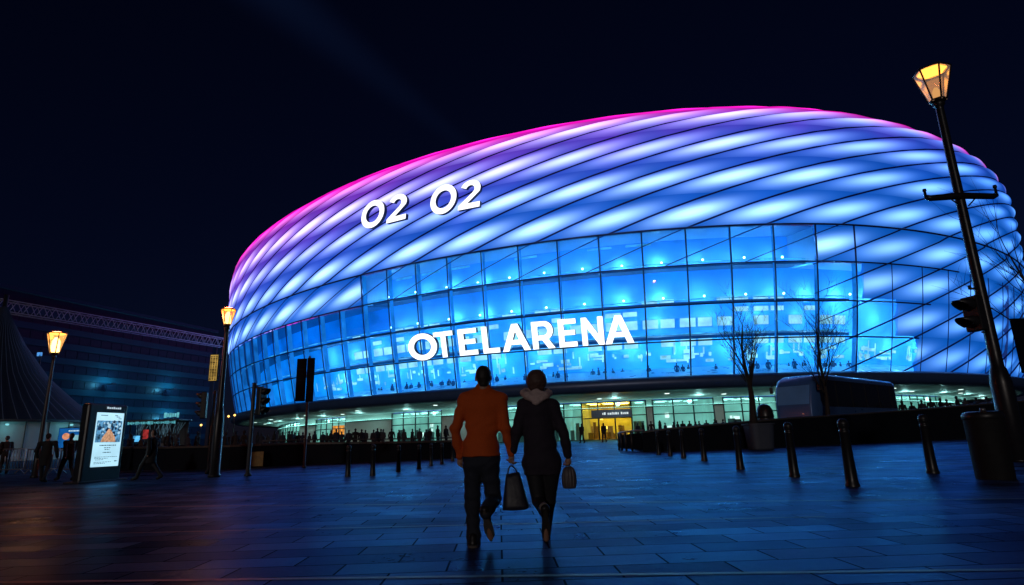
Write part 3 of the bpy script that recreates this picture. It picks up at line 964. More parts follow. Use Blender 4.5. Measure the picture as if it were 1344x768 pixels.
b = MB(); b.grid([[heelL + np.array([.050 * math.cos(t), .05 * math.sin(t) + (.21 if math.sin(t) > 0 else 0), z - .04]) for t in np.linspace(0, 2 * PI, 20)[:-1]] for z in (.001, .024)], 0, False, True, True); b.build('sole', M_sole, sh)
# the trailing foot, sole turned up towards the viewer
hR2 = J(636.5, 674, -.40); dR = N3(toeR - hR2); rt = np.array([1, 0, 0]); rt = N3(rt - dR * rt.dot(dR)); up2 = np.cross(rt, dR); up2 = up2 if up2[1] > 0 else -up2
sh = blob('shoe', [('c', hR2 + up2 * .03, toeR + up2 * .03, .040, .042, 1), ('c', hR2 + up2 * .04, aR + N3(kR - aR) * .0, .044, .052)], M_boot, man, .008, .03, cuts=[(hR2 + up2 * .004, -up2)])
LN = np.linalg.norm(toeR - hR2)
def sole_outline(n=26):
    o = []
    for i in range(n):
        t = 2 * PI * i / n; x = math.cos(t); y = (math.sin(t) + 1) / 2
        wd = .036 + .016 * math.sin(min(1, max(0, (y - .3) / .7)) * PI) - .005 * math.sin(PI * y)
        o.append((x * wd * (abs(math.cos(t)) ** .0), -.045 + y * (LN + .10)))
    return o
b = MB(); b.prism(sole_outline(), hR2 + up2 * .012, rt, dR, -up2, .022, 0); b.build('sole', M_sole, sh)

# --- the woman
wom = thing('person', 'woman seen from behind in a dark coat with a pale fleece hood', 'person', (J(714, 712)[0], YC, 0))
hd = J(704, 500, .0)
sL, sR = J(687.5, 533), J(725.5, 533); eL, wL = J(678, 567, -.02), J(672.5, 592, .03); eR, wR = J(740, 570, -.03), J(745.5, 597, .03)
pel = J(711, 608); hL, hR = J(701, 616), J(723, 616); kL, aL = J(706.5, 657, .02), J(715.5, 675, -.30); toe1 = J(717, 707, -.16)
kR, aR = J(721, 658, .12), J(717, 694, .20); aR = np.array([aR[0], YC + .22, .10]); toe2 = np.array([aR[0], YC + .40, .035])
P = head(hd, .96) + [('c', hd - UP * .07 - np.array([0, .015, 0]), J(704, 524), .048, .055)]
P += [('c', sL, sR, .045, .045), ('c', J(706, 545), J(709, 585), .11, .095, .62, .08), ('c', J(709, 585), pel, .095, .135, .7, .08)]
for s_, e_, w_ in ((sL, eL, wL), (sR, eR, wR)): P += [('c', s_, e_, .041, .034), ('c', e_, w_, .034, .022)]
P += [('c', hL, kL, .085, .052), ('c', kL, aL, .052, .034), ('c', hR, kR, .085, .052), ('c', kR, aR, .052, .034), ('c', aL, toe1, .032, .028), ('c', aR, toe2, .032, .028)]
P += hand(wL, J(670.5, 610, .03) - wL, (.3, 1, 0), 1.1, .93, (-1, 0, 0)) + hand(wR, J(746.5, 612, .03) - wR, (-.2, 1, 0), 1.2, .93, (-1, 0, 0))
blob('body', P, M_skin, wom, .0075, .03)
P = [('c', sL, sR, .070, .070, .95, .06), ('c', J(706, 545), J(709, 580), .160, .150, .68, .08), ('c', J(709, 580), J(711, 606), .15, .175, .74, .08), ('c', J(702, 606), J(721, 606), .125, .125, .9, .06),
     ('c', J(702, 612), J(702.5, 620), .118, .112, .95, .04), ('c', J(722, 612), J(722, 620), .112, .108, .95, .04), ('c', J(704, 520), J(705, 535), .08, .12, .9, .05)]
for s_, e_, w_ in ((sL, eL, wL), (sR, eR, wR)): P += [('c', s_, e_, .068, .057, 1, .04), ('c', e_, w_, .057, .044, 1, .02)]
blob('coat', P, M_coat, wom, .0095, .03, cuts=[(J(711, 623), (0, 0, -1))], noise=.006, kn=18, seed=4)
P = [('c', hL, kL, .098, .064, 1, .03), ('c', kL, aL, .064, .046, 1, .02), ('c', hR, kR, .098, .064, 1, .03), ('c', kR, aR, .064, .046, 1, .02)]
blob('leggings', P, M_leg, wom, .009, .02)
P = [('e', hd + UP * .01 - np.array([0, .014, 0]), (.106, .112, .112)), ('c', hd + np.array([-.055, -.03, -.03]), hd + np.array([-.05, -.03, -.07]), .045, .035, 1, .03), ('c', hd + np.array([.055, -.03, -.03]), hd + np.array([.05, -.03, -.07]), .045, .035, 1, .03)]
blob('hair', P, M_hair_brown, wom, .0085, .03, cuts=[(hd + np.array([0, .06, .0]), (0, 1, -.3))], noise=.003, kn=70)
# hood lying on the shoulders: a soft collar that falls to a point at the back
P = []
ring = [J(704 + 17 * math.sin(a), 516 + 5.5 * math.cos(a) * (1 if math.cos(a) > 0 else .6), .01 - .105 * math.cos(a)) for a in np.linspace(0, 2 * PI, 13)]
for a, c in zip(ring[:-1], ring[1:]): P.append(('c', a, c, .029, .029, 1, .03))
P += [('c', J(693, 519, -.08), J(703.5, 529, -.115), .040, .018, 1, .04), ('c', J(715, 519, -.08), J(704, 529, -.115), .040, .018, 1, .04), ('c', J(704, 516, -.07), J(703.5, 526, -.115), .05, .02, .7, .04)]
blob('hood', P, M_hood, wom, .0085, .03, noise=.003, kn=48, seed=1)
h2 = J(716, 672, -.38); dR = N3(toe1 - h2); rt = np.array([1, 0, 0]); rt = N3(rt - dR * rt.dot(dR)); up2 = np.cross(rt, dR); up2 = up2 if up2[1] > 0 else -up2
sh = blob('boot', [('c', h2 + up2 * .03, toe1 + up2 * .028, .036, .039, 1), ('c', h2 + up2 * .04, aL + N3(kL - aL) * .09, .042, .054)], M_boot, wom, .008, .03, cuts=[(h2 + up2 * .004, -up2)])
LN = np.linalg.norm(toe1 - h2) - .01
b = MB(); b.prism([(x * .9, y) for x, y in sole_outline()], h2 + up2 * .012, rt, dR, -up2, .02, 0); b.build('sole', mat('dark_rubber_sole', (.03, .026, .026), .8, 0, .3, 40, .3), sh)
b = MB(); b.tube([h2 - dR * .02 + up2 * .0 + N3(kL - aL) * .05, h2 - dR * .01 + N3(kL - aL) * .085 + up2 * .01], [.046, .048], 12); b.build('cuff', mat('pale_cuff', (.22, .18, .17), .9), sh)
he = np.array([aR[0], aR[1] - .07, .04])
blob('boot', [('c', he, toe2, .040, .037, 1), ('c', he + (0, .02, .05), aR + N3(kR - aR) * .1, .044, .054)], M_boot, wom, .009, .03, cuts=[((0, 0, .006), (0, 0, -1))])

# --- the tote bag in the joined hands
g0 = J(671, 611, .02)
tote = thing('tote_bag', 'dark slouching tote bag hanging from the joined hands of the couple', 'bag', J(677, 668, -.02))
tl, tr, bl, br_ = J(664, 622), J(682, 620), J(659.5, 669), J(694.5, 665.5)
b = MB(); rows = []
for i in range(9):
    t = i / 8; a = bl + (tl - bl) * t; c = br_ + (tr - br_) * t; th = .085 * (1 - .75 * t) + .012 + .012 * math.sin(PI * t)
    r = []
    for q in range(24):
        an = 2 * PI * q / 24; x = math.copysign(abs(math.cos(an)) ** .45, math.cos(an)); y = math.copysign(abs(math.sin(an)) ** .6, math.sin(an))
        m_ = (a + c) / 2; hw = (c - a) / 2 * (1 + .02 * math.sin(5 * t + q))
        r.append(m_ + hw * x + np.array([0, th * y, 0]) + UP * (.006 * math.sin(7 * x + 3 * t) - (.012 * (1 - t) * (1 - x * x))))
    rows.append(r)
b.grid(rows, 0, True, True, True)
b.build('bag_body', mat('navy_bag_leather', (.016, .017, .030), .5, 0, .35, 14, .35), tote)
for dy in (-.02, .03):
    b = MB(); a, c = J(666.5, 623, dy), J(679, 621.5, dy)
    b.tube([a, a + (g0 - a) * .55 + UP * .01 - np.array([.012, 0, 0]), g0 + np.array([-.012, dy, -.005]), g0 + np.array([.012, dy, -.005]), c + (g0 - c) * .5 + np.array([.014, 0, .005]), c], .0075, 8)
    b.build('strap', MATS['navy_bag_leather'], tote)
# --- the small ribbed handbag
hb = thing('handbag', 'small oval ribbed handbag hanging from the hand of the woman in the dark coat', 'bag', J(747, 641, .0))
c0 = J(747, 626.5, .0); b = MB(); rows = []
W, Hh = .073, .108
for i in range(15):
    t = i / 14; z = -Hh + 2 * Hh * t; wv = W * (1 - abs((t - .42) / .62) ** 2.6) ** .5 if abs((t - .42) / .62) < 1 else .02
    wv = max(wv, .022)
    rows.append([c0 + np.array([wv * math.cos(a) * (1 + .05 * math.cos(12 * a)), .048 * (wv / W) * math.sin(a) * (1 + .12 * math.cos(14 * a)), z]) for a in np.linspace(0, 2 * PI, 57)[:-1]])
b.grid(rows, 0, True, True, True); b.build('bag_body', mat('grey_ribbed_leather', (.09, .075, .08), .4, 0, .3, 14, .2), hb)
b = MB(); g1 = J(746.5, 611, .03); b.tube([c0 + np.array([-.03, 0, .09]), g1 + np.array([-.022, 0, -.03]), g1 + np.array([-.005, 0, 0]), g1 + np.array([.012, 0, 0]), g1 + np.array([.026, 0, -.03]), c0 + np.array([.032, 0, .09])], .006, 8); b.build('handle', M_boot, hb)


# ------------------------------------------------------------------ passers-by
def walker(name_label, g, h, stride=.30, face=0.0, seed=0, vox=.018, bend=0.0, arms=.18, wide=1.0, one=True, coat_col=None, group=None, long_coat=True, bag=False, z=None):
    """a figure at ground point g of height h, walking towards angle face (0 = away along +Y)"""
    s = h / 1.75
    o = thing('person', name_label, 'person', (g[0], g[1], g[2]), group)
    f = np.array([math.sin(-face), math.cos(face), 0]); r = np.array([math.cos(face), math.sin(face), 0]); G = np.array(g, float)

    def T(x, y, zz): return G + r * x * s * wide + f * y * s + UP * zz * s
    lean = bend
    hd = T(0, lean, 1.635); nk = T(0, lean * .8, 1.47); sl, sr = T(-.185, lean * .8, 1.40), T(.185, lean * .8, 1.40)
    st = stride
    el, er = T(-.235, -arms * .5 + lean * .5, 1.12), T(.235, arms * .5 + lean * .5, 1.12); wl, wr = T(-.22, -arms + .12 + lean * .5, .90), T(.22, arms + .12 + lean * .5, .90)
    hl, hr = T(-.09, 0, .92), T(.09, 0, .92); kl, kr = T(-.10, st * .55 + .03, .50), T(.10, -st * .35 + .05, .50)
    al, ar = T(-.10, st, .09), T(.10, -st, .12 if st > .1 else .09); tl, tr = T(-.11, st + .16, .035), T(.11, -st + .15, .035)
    body = head(hd, s, f) + [('c', hd - UP * .08 * s, nk, .052 * s, .056 * s), ('c', sl, sr, .05 * s, .05 * s)]
    tors = [('c', T(0, lean * .7, 1.32), T(0, lean * .3, 1.02), .15 * s, .135 * s, .7, .08), ('c', T(0, lean * .3, 1.02), T(0, 0, .92), .135 * s, .15 * s, .75, .08)]
    A = [('c', sl, el, .052 * s, .045 * s), ('c', el, wl, .045 * s, .032 * s), ('c', sr, er, .052 * s, .045 * s), ('c', er, wr, .045 * s, .032 * s)]
    Lg = [('c', hl, kl, .088 * s, .062 * s), ('c', kl, al, .062 * s, .045 * s), ('c', al, tl, .042 * s, .038 * s), ('c', hr, kr, .088 * s, .062 * s), ('c', kr, ar, .062 * s, .045 * s), ('c', ar, tr, .042 * s, .038 * s)]
    Hn = [('c', wl, wl + (wl - el) * .35, .034 * s, .026 * s), ('c', wr, wr + (wr - er) * .35, .034 * s, .026 * s)]
    infl = lambda L, q: [(p[0], p[1], p[2], p[3] + q, p[4] + q) + tuple(p[5:]) for p in L]
    m = coat_col or M_crowd[seed % len(M_crowd)]
    if one:
        blob('body', body + infl(tors, .02) + infl(A, .012) + Hn + infl(Lg, .01), m, o, vox, .03, cuts=[(G - UP * .0, (0, 0, -1))])
    else:
        blob('body', body + tors + A + Hn + Lg, M_skin, o, vox * .8, .03)
        ct = infl(tors, .028) + infl(A, .02) + [('c', sl, sr, .07 * s, .07 * s, 1, .05)]
        if long_coat: ct += [('c', T(0, 0, .95), T(0, .02, .62), .165 * s, .19 * s, .85, .06)]
        blob('coat', ct, m, o, vox * .8, .03, cuts=[(T(0, 0, .58), (0, 0, -1))])
        blob('trousers', infl(Lg, .014), M_leg, o, vox * .8, .02, cuts=[(G, (0, 0, -1))])
        blob('hair', [('e', hd + UP * .03 * s - f * .015 * s, (.086 * s, .086 * s, .095 * s)), ('c', hd - f * .05 * s, hd - f * .045 * s - UP * .05 * s, .06 * s, .05 * s)], M_hair_dark, o, vox * .6, .03, cuts=[(hd + f * .05 * s + UP * .02, f - UP * .4)])
    return o


M_crowd = [mat('crowd_navy_cloth', (.020, .024, .04), .85, 0, .3, 6), mat('crowd_black_cloth', (.013, .013, .016), .85, 0, .3, 6), mat('crowd_grey_cloth', (.035, .036, .045), .85, 0, .3, 6), mat('crowd_brown_cloth', (.03, .02, .018), .85, 0, .3, 6)]
for px, py, hpx, st, fc, lab, kw in (
        (55, 633, 64, .22, .25, 'person in a long black coat standing against the black lamp post', dict(wide=1.35, arms=.05)),
        (86, 630.5, 62, .34, 1.1, 'person in a dark brown jacket striding past the blue poster screen', dict(arms=.3, coat_col=M_crowd[3], long_coat=False)),
        (195, 630, 66, .40, 1.45, 'bald looking person in black walking alone just past the lit advertising totem', dict(arms=.16, long_coat=True)),
        (4, 622, 50, .12, .9, 'person bent forward over the crowd barrier at the picture edge', dict(bend=.25, arms=.1, long_coat=False))):
    g = ground(px, py); h = top_z(g, py - hpx) - g[2]
    walker(lab, g, h, st, fc, 1, .02, one=False, **kw)
for px, py, hpx, fc, lab in ((751.5, 578, 22, .0, 'person waiting by the glass to the side of the gold entrance'), (764.5, 582, 26, .4, 'person standing just outside beside the gold entrance'), (793.5, 581, 26, .2, 'person walking in front of the gold lit entrance doors')):
    g = ground(px, py); h = min(2.0, top_z(g, py - hpx) - g[2])
    walker(lab, g, h, .22, fc, 1, .03)

# ------------------------------------------------------------------ lamps, signals, signs
M_lampframe = mat('lantern_frame', (.03, .022, .018), .4, .3, .3, 9)


def street_lamp(label, px, py, ytop, wpx, power, pane, rpole=.07, base_h=1.1, head_ratio=1.25, tint=(1.0, .42, .08), turn=.3, bulb=.42):
    tint = (1.0, .15, .045); power *= 1.25
    g = ground(px, py); H = top_z(g, ytop) - g[2]; d = g[1]
    Wt = wpx / FPX * d * .5 / 1.0; Hh = Wt * 2 * head_ratio
    t = thing('street_lamp', label, 'street lamp', g)
    zb = g[2] + H - Hh
    b = MB(); b.lathe(g, [(rpole * 2.6, 0), (rpole * 2.6, .06), (rpole * 2.1, .1), (rpole * 2.0, base_h * .85), (rpole * 1.5, base_h), (rpole * 1.25, base_h + .06), (rpole * 1.2, base_h + .5), (rpole * .85, (zb - g[2]) - .3), (rpole * .85, zb - g[2] - .18), (rpole * 1.3, zb - g[2] - .12), (rpole * 1.1, zb - g[2])], 16); b.build('pole', M_blacksatin, t)
    c = np.array([g[0], g[1], 0]); n = 6
    bot = [c + np.array([Wt * .46 * math.cos(2 * PI * k / n + turn), Wt * .46 * math.sin(2 * PI * k / n + turn), zb + .05]) for k in range(n)]
    top = [c + np.array([Wt * math.cos(2 * PI * k / n + turn), Wt * math.sin(2 * PI * k / n + turn), zb + Hh * .93]) for k in range(n)]
    lan = MB()
    for k in range(n):
        lan.tube([bot[k], top[k]], Wt * .05, 6); lan.tube([bot[k], bot[(k + 1) % n]], Wt * .05, 6); lan.tube([top[k], top[(k + 1) % n]], Wt * .045, 6)
    lan.lathe(c + UP * (zb - .02), [(Wt * .1, 0), (Wt * .42, .02), (Wt * .44, .07), (Wt * .2, .075)], 12)
    L = lan.build('lantern', M_lampframe, t)
    b = MB()
    for k in range(n): b.poly([bot[k] * .995 + c * .005, bot[(k + 1) % n], top[(k + 1) % n], top[k]])
    b.build('pane', pane, L)
    b = MB(); ct = zb + Hh * .93
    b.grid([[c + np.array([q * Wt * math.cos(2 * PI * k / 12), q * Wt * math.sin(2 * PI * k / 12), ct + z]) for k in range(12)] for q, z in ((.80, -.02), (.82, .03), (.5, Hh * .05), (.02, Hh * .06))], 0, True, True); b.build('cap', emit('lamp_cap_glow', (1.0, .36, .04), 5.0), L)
    b = MB(); b.grid([[c + np.array([q * Wt * math.cos(2 * PI * k / n + turn), q * Wt * math.sin(2 * PI * k / n + turn), ct + z]) for k in range(n)] for q, z in ((.83, -.01), (1.0, -.01), (1.02, .03), (.84, .05))], 0, False, True); b.build('top_ring', M_lampframe, L)
    b = MB(); b.lathe(c + UP * (zb + .08), [(Wt * .05, 0), (Wt * bulb, Hh * .05), (Wt * bulb * .9, Hh * bulb * 1.2), (Wt * bulb * .4, Hh * bulb * 1.6), (.01, Hh * bulb * 1.62)], 12); b.build('bulb', emit('bulb_glow', (1.0, .58, .22), 6.0 if bulb > .25 else 1.2) if bulb > .25 else emit('dim_bulb_glow', (1.0, .50, .12), 1.0), L)
    ld = bpy.data.lights.new('lamp_light', 'POINT'); ld.energy = power; ld.color = tint; ld.shadow_soft_size = .18
    lo = bpy.data.objects.new('lamp_light', ld); COL.objects.link(lo); lo.parent = L; lo.location = c + UP * (zb + Hh * 1.12) - np.array(g)
    return t, g


P_warm = glassy('lantern_glass_warm', (.9, .8, .65), .1, .1, ((1.0, .45, .13), .60))
P_amber = glassy('lantern_glass_amber', (.9, .7, .5), .1, .1, ((1.0, .30, .08), .50))
P_pale = glassy('lantern_glass_pale', (.62, .56, .52), .1, .2, ((1.0, .62, .45), .10))
street_lamp('street lamp with a bright cream lantern on a black pole behind the standing dark figures', 46, 627, 436, 24, 330, P_warm)
street_lamp('street lamp with an amber lantern beside the purple end of the arena', 281, 626, 405, 19, 330, P_amber, .085, 2.4)
RL, RG = street_lamp('tall leaning street lamp with a large pale lantern and a cross-arm, beside the black bin', 1337, 606, 91, 47, 420, P_pale, .135, 2.6, 1.15, bulb=.22)
# cross-arm on the tall lamp
za = top_z(RG, 259); c = np.array([RG[0], RG[1] - .12, za])
aL_, aR_ = at(1217, 268, RG[1] - .12), at(1306, 247, RG[1] - .12); aL_[2] = aR_[2] = za
b = MB(); d = N3(aR_ - aL_); b.tube([aL_, aL_ + d * .12 - UP * .05, c, aR_ - d * .12 - UP * .05, aR_], [.075, .10, .115, .10, .075], 8)
for q, h_ in ((aL_, .28), (aR_, .34)): b.lathe(q - UP * .02, [(.04, 0), (.04, h_ * .7), (.06, h_ * .75), (.05, h_)], 8)
for s_ in (-1, 1): b.tube([c + d * s_ * .12 - UP * .34, c + d * s_ * .42 - UP * .06], .022, 6)
b.build('crossarm', M_blacksatin, RL)


def signal_head(t, c, h, w, facing, n=3, visor=1.0):
    """housing with hooded lenses; facing = direction the lenses look"""
    f = N3([facing[0], facing[1], 0]); r = np.array([f[1], -f[0], 0]); c = np.asarray(c, float)
    b = MB(); b.box(c, (w, w * .55, h), 0, 0, .03, (r, f, UP)); hs = b.build('housing', M_black, t)
    for i in range(n):
        z = h * (.5 - (i + .5) / n); q = c + UP * z + f * w * .28
        R = min(w * .42, h / n * .45)
        b = MB(); b.grid([[q + f * e + r * rr * math.cos(2 * PI * k / 16) + UP * rr * math.sin(2 * PI * k / 16) for k in range(16)] for e, rr in ((.0, R * .9), (.03, R * .6), (.045, .005))], 0, True, True); b.build('lens', M_lens, hs)
        b = MB(); A = np.linspace(-.35 * PI / 2, PI + .35 * PI / 2, 16)
        ln = [visor * R * (1.35 * max(.25, math.sin(a) * .6 + .55)) for a in A]
        b.grid([[q + r * R * math.cos(a) + UP * R * math.sin(a) for a in A], [q + f * l + r * R * 1.06 * math.cos(a) + UP * R * 1.06 * math.sin(a) - UP * l * .18 for a, l in zip(A, ln)], [q + f * l * .98 + r * R * .98 * math.cos(a) + UP * R * .98 * math.sin(a) - UP * l * .18 for a, l in zip(A, ln)], [q + r * R * .96 * math.cos(a) + UP * R * .96 * math.sin(a) for a in A]], 0, True); b.build('visor', M_black, hs)
    return hs


# two-lens signal clamped to the tall lamp
ts = thing('traffic_signal', 'two-lens hooded traffic signal clamped to the tall leaning lamp post', 'traffic light', at(1277, 440, RG[1] - .05))
cc = at(1279, 412, RG[1] - .05)
signal_head(ts, cc, 1.04, .50, (-1, -.25, 0), 2, 1.7)
for py in (388, 416, 436):
    b = MB(); p0 = at(1284 + (py - 411) * .2, py, RG[1] - .05); p1 = np.array([RG[0], RG[1], p0[2]]); b.tube([p0, p1], .03, 6); b.build('bracket', M_black, ts)
b = MB(); p0 = at(1273, 379, RG[1] - .05); b.tube([p0, p0 + np.array([.16, .0, -.0]), np.array([RG[0], RG[1], p0[2] - .05])], .035, 6); b.tube([p0 - UP * .02, p0 + UP * .1], .045, 8); b.build('bracket', M_black, ts)

# signal with arm and hooded head at the kerb
g = ground(325, 625); t = thing('traffic_signal', 'three-lens hooded traffic signal in profile against the blue glass', 'traffic light', g); H = top_z(g, 503)
b = MB(); b.lathe(g, [(.13, 0), (.13, .05), (.075, .12), (.068, H - g[2] - .05), (.08, H - g[2]), (.0, H - g[2] + .03)], 12); b.build('pole', M_darkgrey, t)
signal_head(t, at(343, 527, g[1] - .05), 1.0, .36, (1, -.3, 0), 3, 1.0)
b = MB(); p0 = at(346, 508, g[1] - .05); b.tube([np.array([g[0], g[1], p0[2]]), p0], .03, 6); p0 = at(343, 543, g[1] - .05); b.tube([np.array([g[0], g[1], p0[2]]), p0], .03, 6); b.build('bracket', M_darkgrey, t)
g = ground(273, 622); t = thing('traffic_signal', 'three-lens traffic signal standing close behind the amber street lamp', 'traffic light', g); H = top_z(g, 513)
b = MB(); b.lathe(g, [(.12, 0), (.12, .05), (.065, .12), (.06, H - g[2]), (0, H - g[2] + .03)], 12); b.build('pole', M_black, t)
signal_head(t, at(268, 532, g[1] - .05), 1.05, .36, (-1, -.3, 0), 3, 1.0)

# flag-like dark sign panel on a thin pole
g = ground(399, 614); t = thing('sign_post', 'dark two-panel street banner on a thin pole in front of the blue glass', 'sign', g); H = top_z(g, 468)
b = MB(); b.lathe(g, [(.11, 0), (.11, .04), (.06, .09), (.055, H - g[2]), (0, H - g[2] + .03)], 10); b.build('pole', M_darkgrey, t)
for pa, pb, y0, y1, dy in ((387, 400.2, 471, 527, -.08), (400.6, 410.8, 470, 527.5, -.08)):
    a0, a1, a2, a3 = at(pa + .0, y1, g[1] + dy), at(pb + .0, y1, g[1] + dy), at(pb + 2.6, y0, g[1] + dy), at(pa + 2.6, y0, g[1] + dy)
    z0, z1 = a0[2], a3[2]; xa, xb = a0[0], a1[0]
    b = MB(); b.box(((xa + xb) / 2, g[1] + dy, (z0 + z1) / 2), (xb - xa, .05, z1 - z0), 0, 0, .02); pnl = b.build('panel', mat('banner_navy', (.004, .006, .014), .95, 0, .3, 3), t)
    b = MB()
    for i in range(3): b.box(((xa + xb) / 2, g[1] + dy - .03, z0 + (z1 - z0) * (.22 + .26 * i)), ((xb - xa) * .8, .012, .05))
    b.build('print', mat('banner_print', (.008, .012, .026), .95), pnl)

# amber hanging sign on the lamp
g = ground(281, 626); t = thing('hanging_sign', 'narrow amber lit sign hanging on brackets from the amber street lamp', 'sign', at(279, 500, g[1] - .12))
a0, a1, a2 = at(272.5, 500, g[1] - .12), at(282.5, 500, g[1] - .12), at(286, 466, g[1] - .12)
c = (a0 + a1) / 2; c[2] = (a0[2] + a2[2]) / 2; c[0] += .06; hz = a2[2] - a0[2]; wx = a1[0] - a0[0]
b = MB(); b.box(c, (wx + .05, .1, hz + .05), 0, 0, .02); b.build('case', M_black, t)
b = MB(); b.box(c - np.array([0, .052, 0]), (wx, .02, hz)); fc = b.build('face', emit('amber_sign_face', (1.0, .62, .14), .38, .5, 4), t)
b = MB(); z = -.46
while z < .46:
    hh = random.uniform(.02, .045)
    for q in range(3):
        w_ = random.uniform(.12, .3); b.box(c + np.array([(-.33 + q * .33) * wx, -.064, z * hz]), (w_ * wx, .006, hh * hz))
    z += hh + .022
b.build('lettering', mat('sign_print_dark', (.05, .035, .01), .6), fc)
b = MB()
for py in (472, 494): p0 = at(281, py, g[1] - .1); b.tube([p0, np.array([g[0], g[1], p0[2]])], .02, 6)
b.build('bracket', M_black, t)

# information totem
g1, g2 = ground(103.5, 635), ground(157, 630); t = thing('advertising_totem', 'tall black advertising totem with a bright white and blue screen', 'totem', (g1 + g2) / 2)
ax = N3(g2 - g1); ax[2] = 0; ax = N3(ax); fr = np.array([ax[1], -ax[0], 0]); wd = np.linalg.norm((g2 - g1)[:2]); H = top_z(g1, 529) - g1[2]
c = (g1 + g2) / 2
b = MB(); b.box(c + UP * H / 2 - fr * .16, (wd, .32, H), 0, 0, .07, (ax, fr, UP)); b.build('case', M_blacksatin, t)
b = MB(); b.box(c + UP * .03 - fr * .16, (wd + .35, .6, .06), 0, 0, .02, (ax, fr, UP)); b.build('plinth', M_darkgrey, t)
o = c + fr * .012 - ax * wd / 2


def SC(u, v, e=0.0): return o + ax * u * wd + UP * v * H + fr * e


def quad(mb, u0, v0, u1, v1, e, mi=0): mb.poly([SC(u0, v0, e), SC(u1, v0, e), SC(u1, v1, e), SC(u0, v1, e)], mi)


b = MB(); quad(b, .20, .19, .90, .885, .0); scr = b.build('screen', emit('totem_screen_white', (.48, .82, 1.0), 1.05, .12, 1.5), t)
b = MB(); quad(b, .23, .50, .87, .78, .003)
b.build('picture', emit('totem_picture_blue', (.09, .28, .50), .85, .95, 9), scr)
b = MB()
rr = random.Random(3)
for i in range(46):
    u, v = rr.uniform(.25, .85), rr.uniform(.58, .775); r = rr.uniform(.012, .05)
    b.poly([SC(u + r * math.cos(a) * rr.uniform(.7, 1.2), v + r * .5 * math.sin(a), .004 + i * .0003) for a in np.linspace(0, 2 * PI, 8)[:-1]], i % 2)
b.build('picture_pattern', [emit('totem_pic_dark', (.02, .05, .12), .6), emit('totem_pic_light', (.45, .72, .9), .9)], scr)
b = MB(); b.poly([SC(.36, .505, .02), SC(.74, .505, .02), SC(.72, .56, .02), SC(.57, .675, .02), SC(.53, .675, .02), SC(.40, .57, .02)]); b.build('picture_path', emit('totem_pic_tan', (.62, .34, .20), .9, .4, 12), scr)
b = MB()
for v, segs in ((.845, ((.30, .48), (.66, .74))), (.828, ((.70, .80),)), (.805, ((.76, .84),))):
    for u0, u1 in segs: quad(b, u0, v, u1, v + .008, .004)
for v, u0, u1, h_ in ((.455, .36, .78, .012), (.425, .48, .64, .009), (.402, .50, .62, .009), (.365, .46, .66, .011), (.31, .27, .84, .006), (.292, .27, .62, .006), (.275, .3, .5, .006), (.245, .27, .7, .006), (.228, .27, .55, .006), (.25, .78, .86, .012)):
    u = u0
    while u < u1: e = min(u1, u + rr.uniform(.02, .07)); quad(b, u, v, e, v + h_, .004); u = e + .012
b.build('lettering', emit('totem_print', (.03, .10, .20), .5), scr)
b = MB(); u = .42
while u < .76: e = u + rr.uniform(.025, .05); quad(b, u, .935, e, .935 + rr.uniform(.016, .028), .02); u = e + .01
b.build('lettering', emit('totem_header_white', (.65, .85, 1), .7), t)

# ------------------------------------------------------------------ bollards
def bollard(g, h, r=.066):
    t = thing('bollard', '', 'bollard', g)
    b = MB(); b.lathe(g, [(r * 1.55, 0), (r * 1.55, .025), (r * 1.38, .05), (r * 1.3, .12), (r, h * .78), (r * 1.12, h * .79), (r * 1.12, h * .82), (r * .98, h * .83), (r * .98, h * .86), (r * 1.15, h * .87), (r * 1.15, h * .90)], 16, cap=False); b.build('post', M_blacksatin, t)
    b = MB(); b.lathe(g, [(r * 1.16, h * .90), (r * 1.2, h * .92), (r * 1.1, h * .96), (r * .6, h * .995), (.004, h)], 16); b.build('cap', M_black, t)
    return t


BL = None
ordr = ['first', 'second', 'third', 'fourth', 'fifth', 'sixth', 'seventh']
for i, (px, py, yt) in enumerate(((456.5, 625.5, 584), (489, 624.5, 583), (523, 619.5, 584), (550, 615.5, 583), (565.7, 611.5, 582), (580, 609, 581), (594, 605.5, 580))):
    g = ground(px, py); lab = '%s black bollard from the banner pole towards the orange sweater' % ordr[i]
    h = top_z(g, yt) - g[2]
    if BL is None: BL = bollard(g, h); t = BL; H0 = h; BL['label'] = lab; BL['group'] = 'bollards before the dark barrier'
    else: t = dup(BL, g, lab, 'bollards before the dark barrier', sc=h / H0)
for i, (px, py, yt) in enumerate(((1224.5, 621, 544), (1119, 638.5, 549.5), (1043, 626, 554), (972, 616, 559), (924.5, 605, 562), (897.5, 601.5, 563.5), (880, 598.5, 564.5), (864.7, 597, 566))):
    g = ground(px, py); h = top_z(g, yt) - g[2]
    lab = ('black bollard standing alone close to the black bin', 'tallest looking black bollard, in front of the rear half of the coach', 'black bollard in front of the nose of the coach', 'black bollard just before the pale planter',
           'black bollard midway between the planter and the entrance rail', 'third small bollard away from the end of the entrance rail', 'second small bollard away from the end of the entrance rail', 'small bollard next to the end of the entrance rail')[i]
    dup(BL, g, lab, 'bollards along the sloping wall', sc=h / H0)

# ------------------------------------------------------------------ barriers, sloping wall, deck
M_wall = mat('dark_stone_wall', (.008, .011, .018), .7, 0, .3, 1.5, .2)
M_cope = mat('stone_coping', (.05, .045, .042), .5, 0, .25, 2, .1)


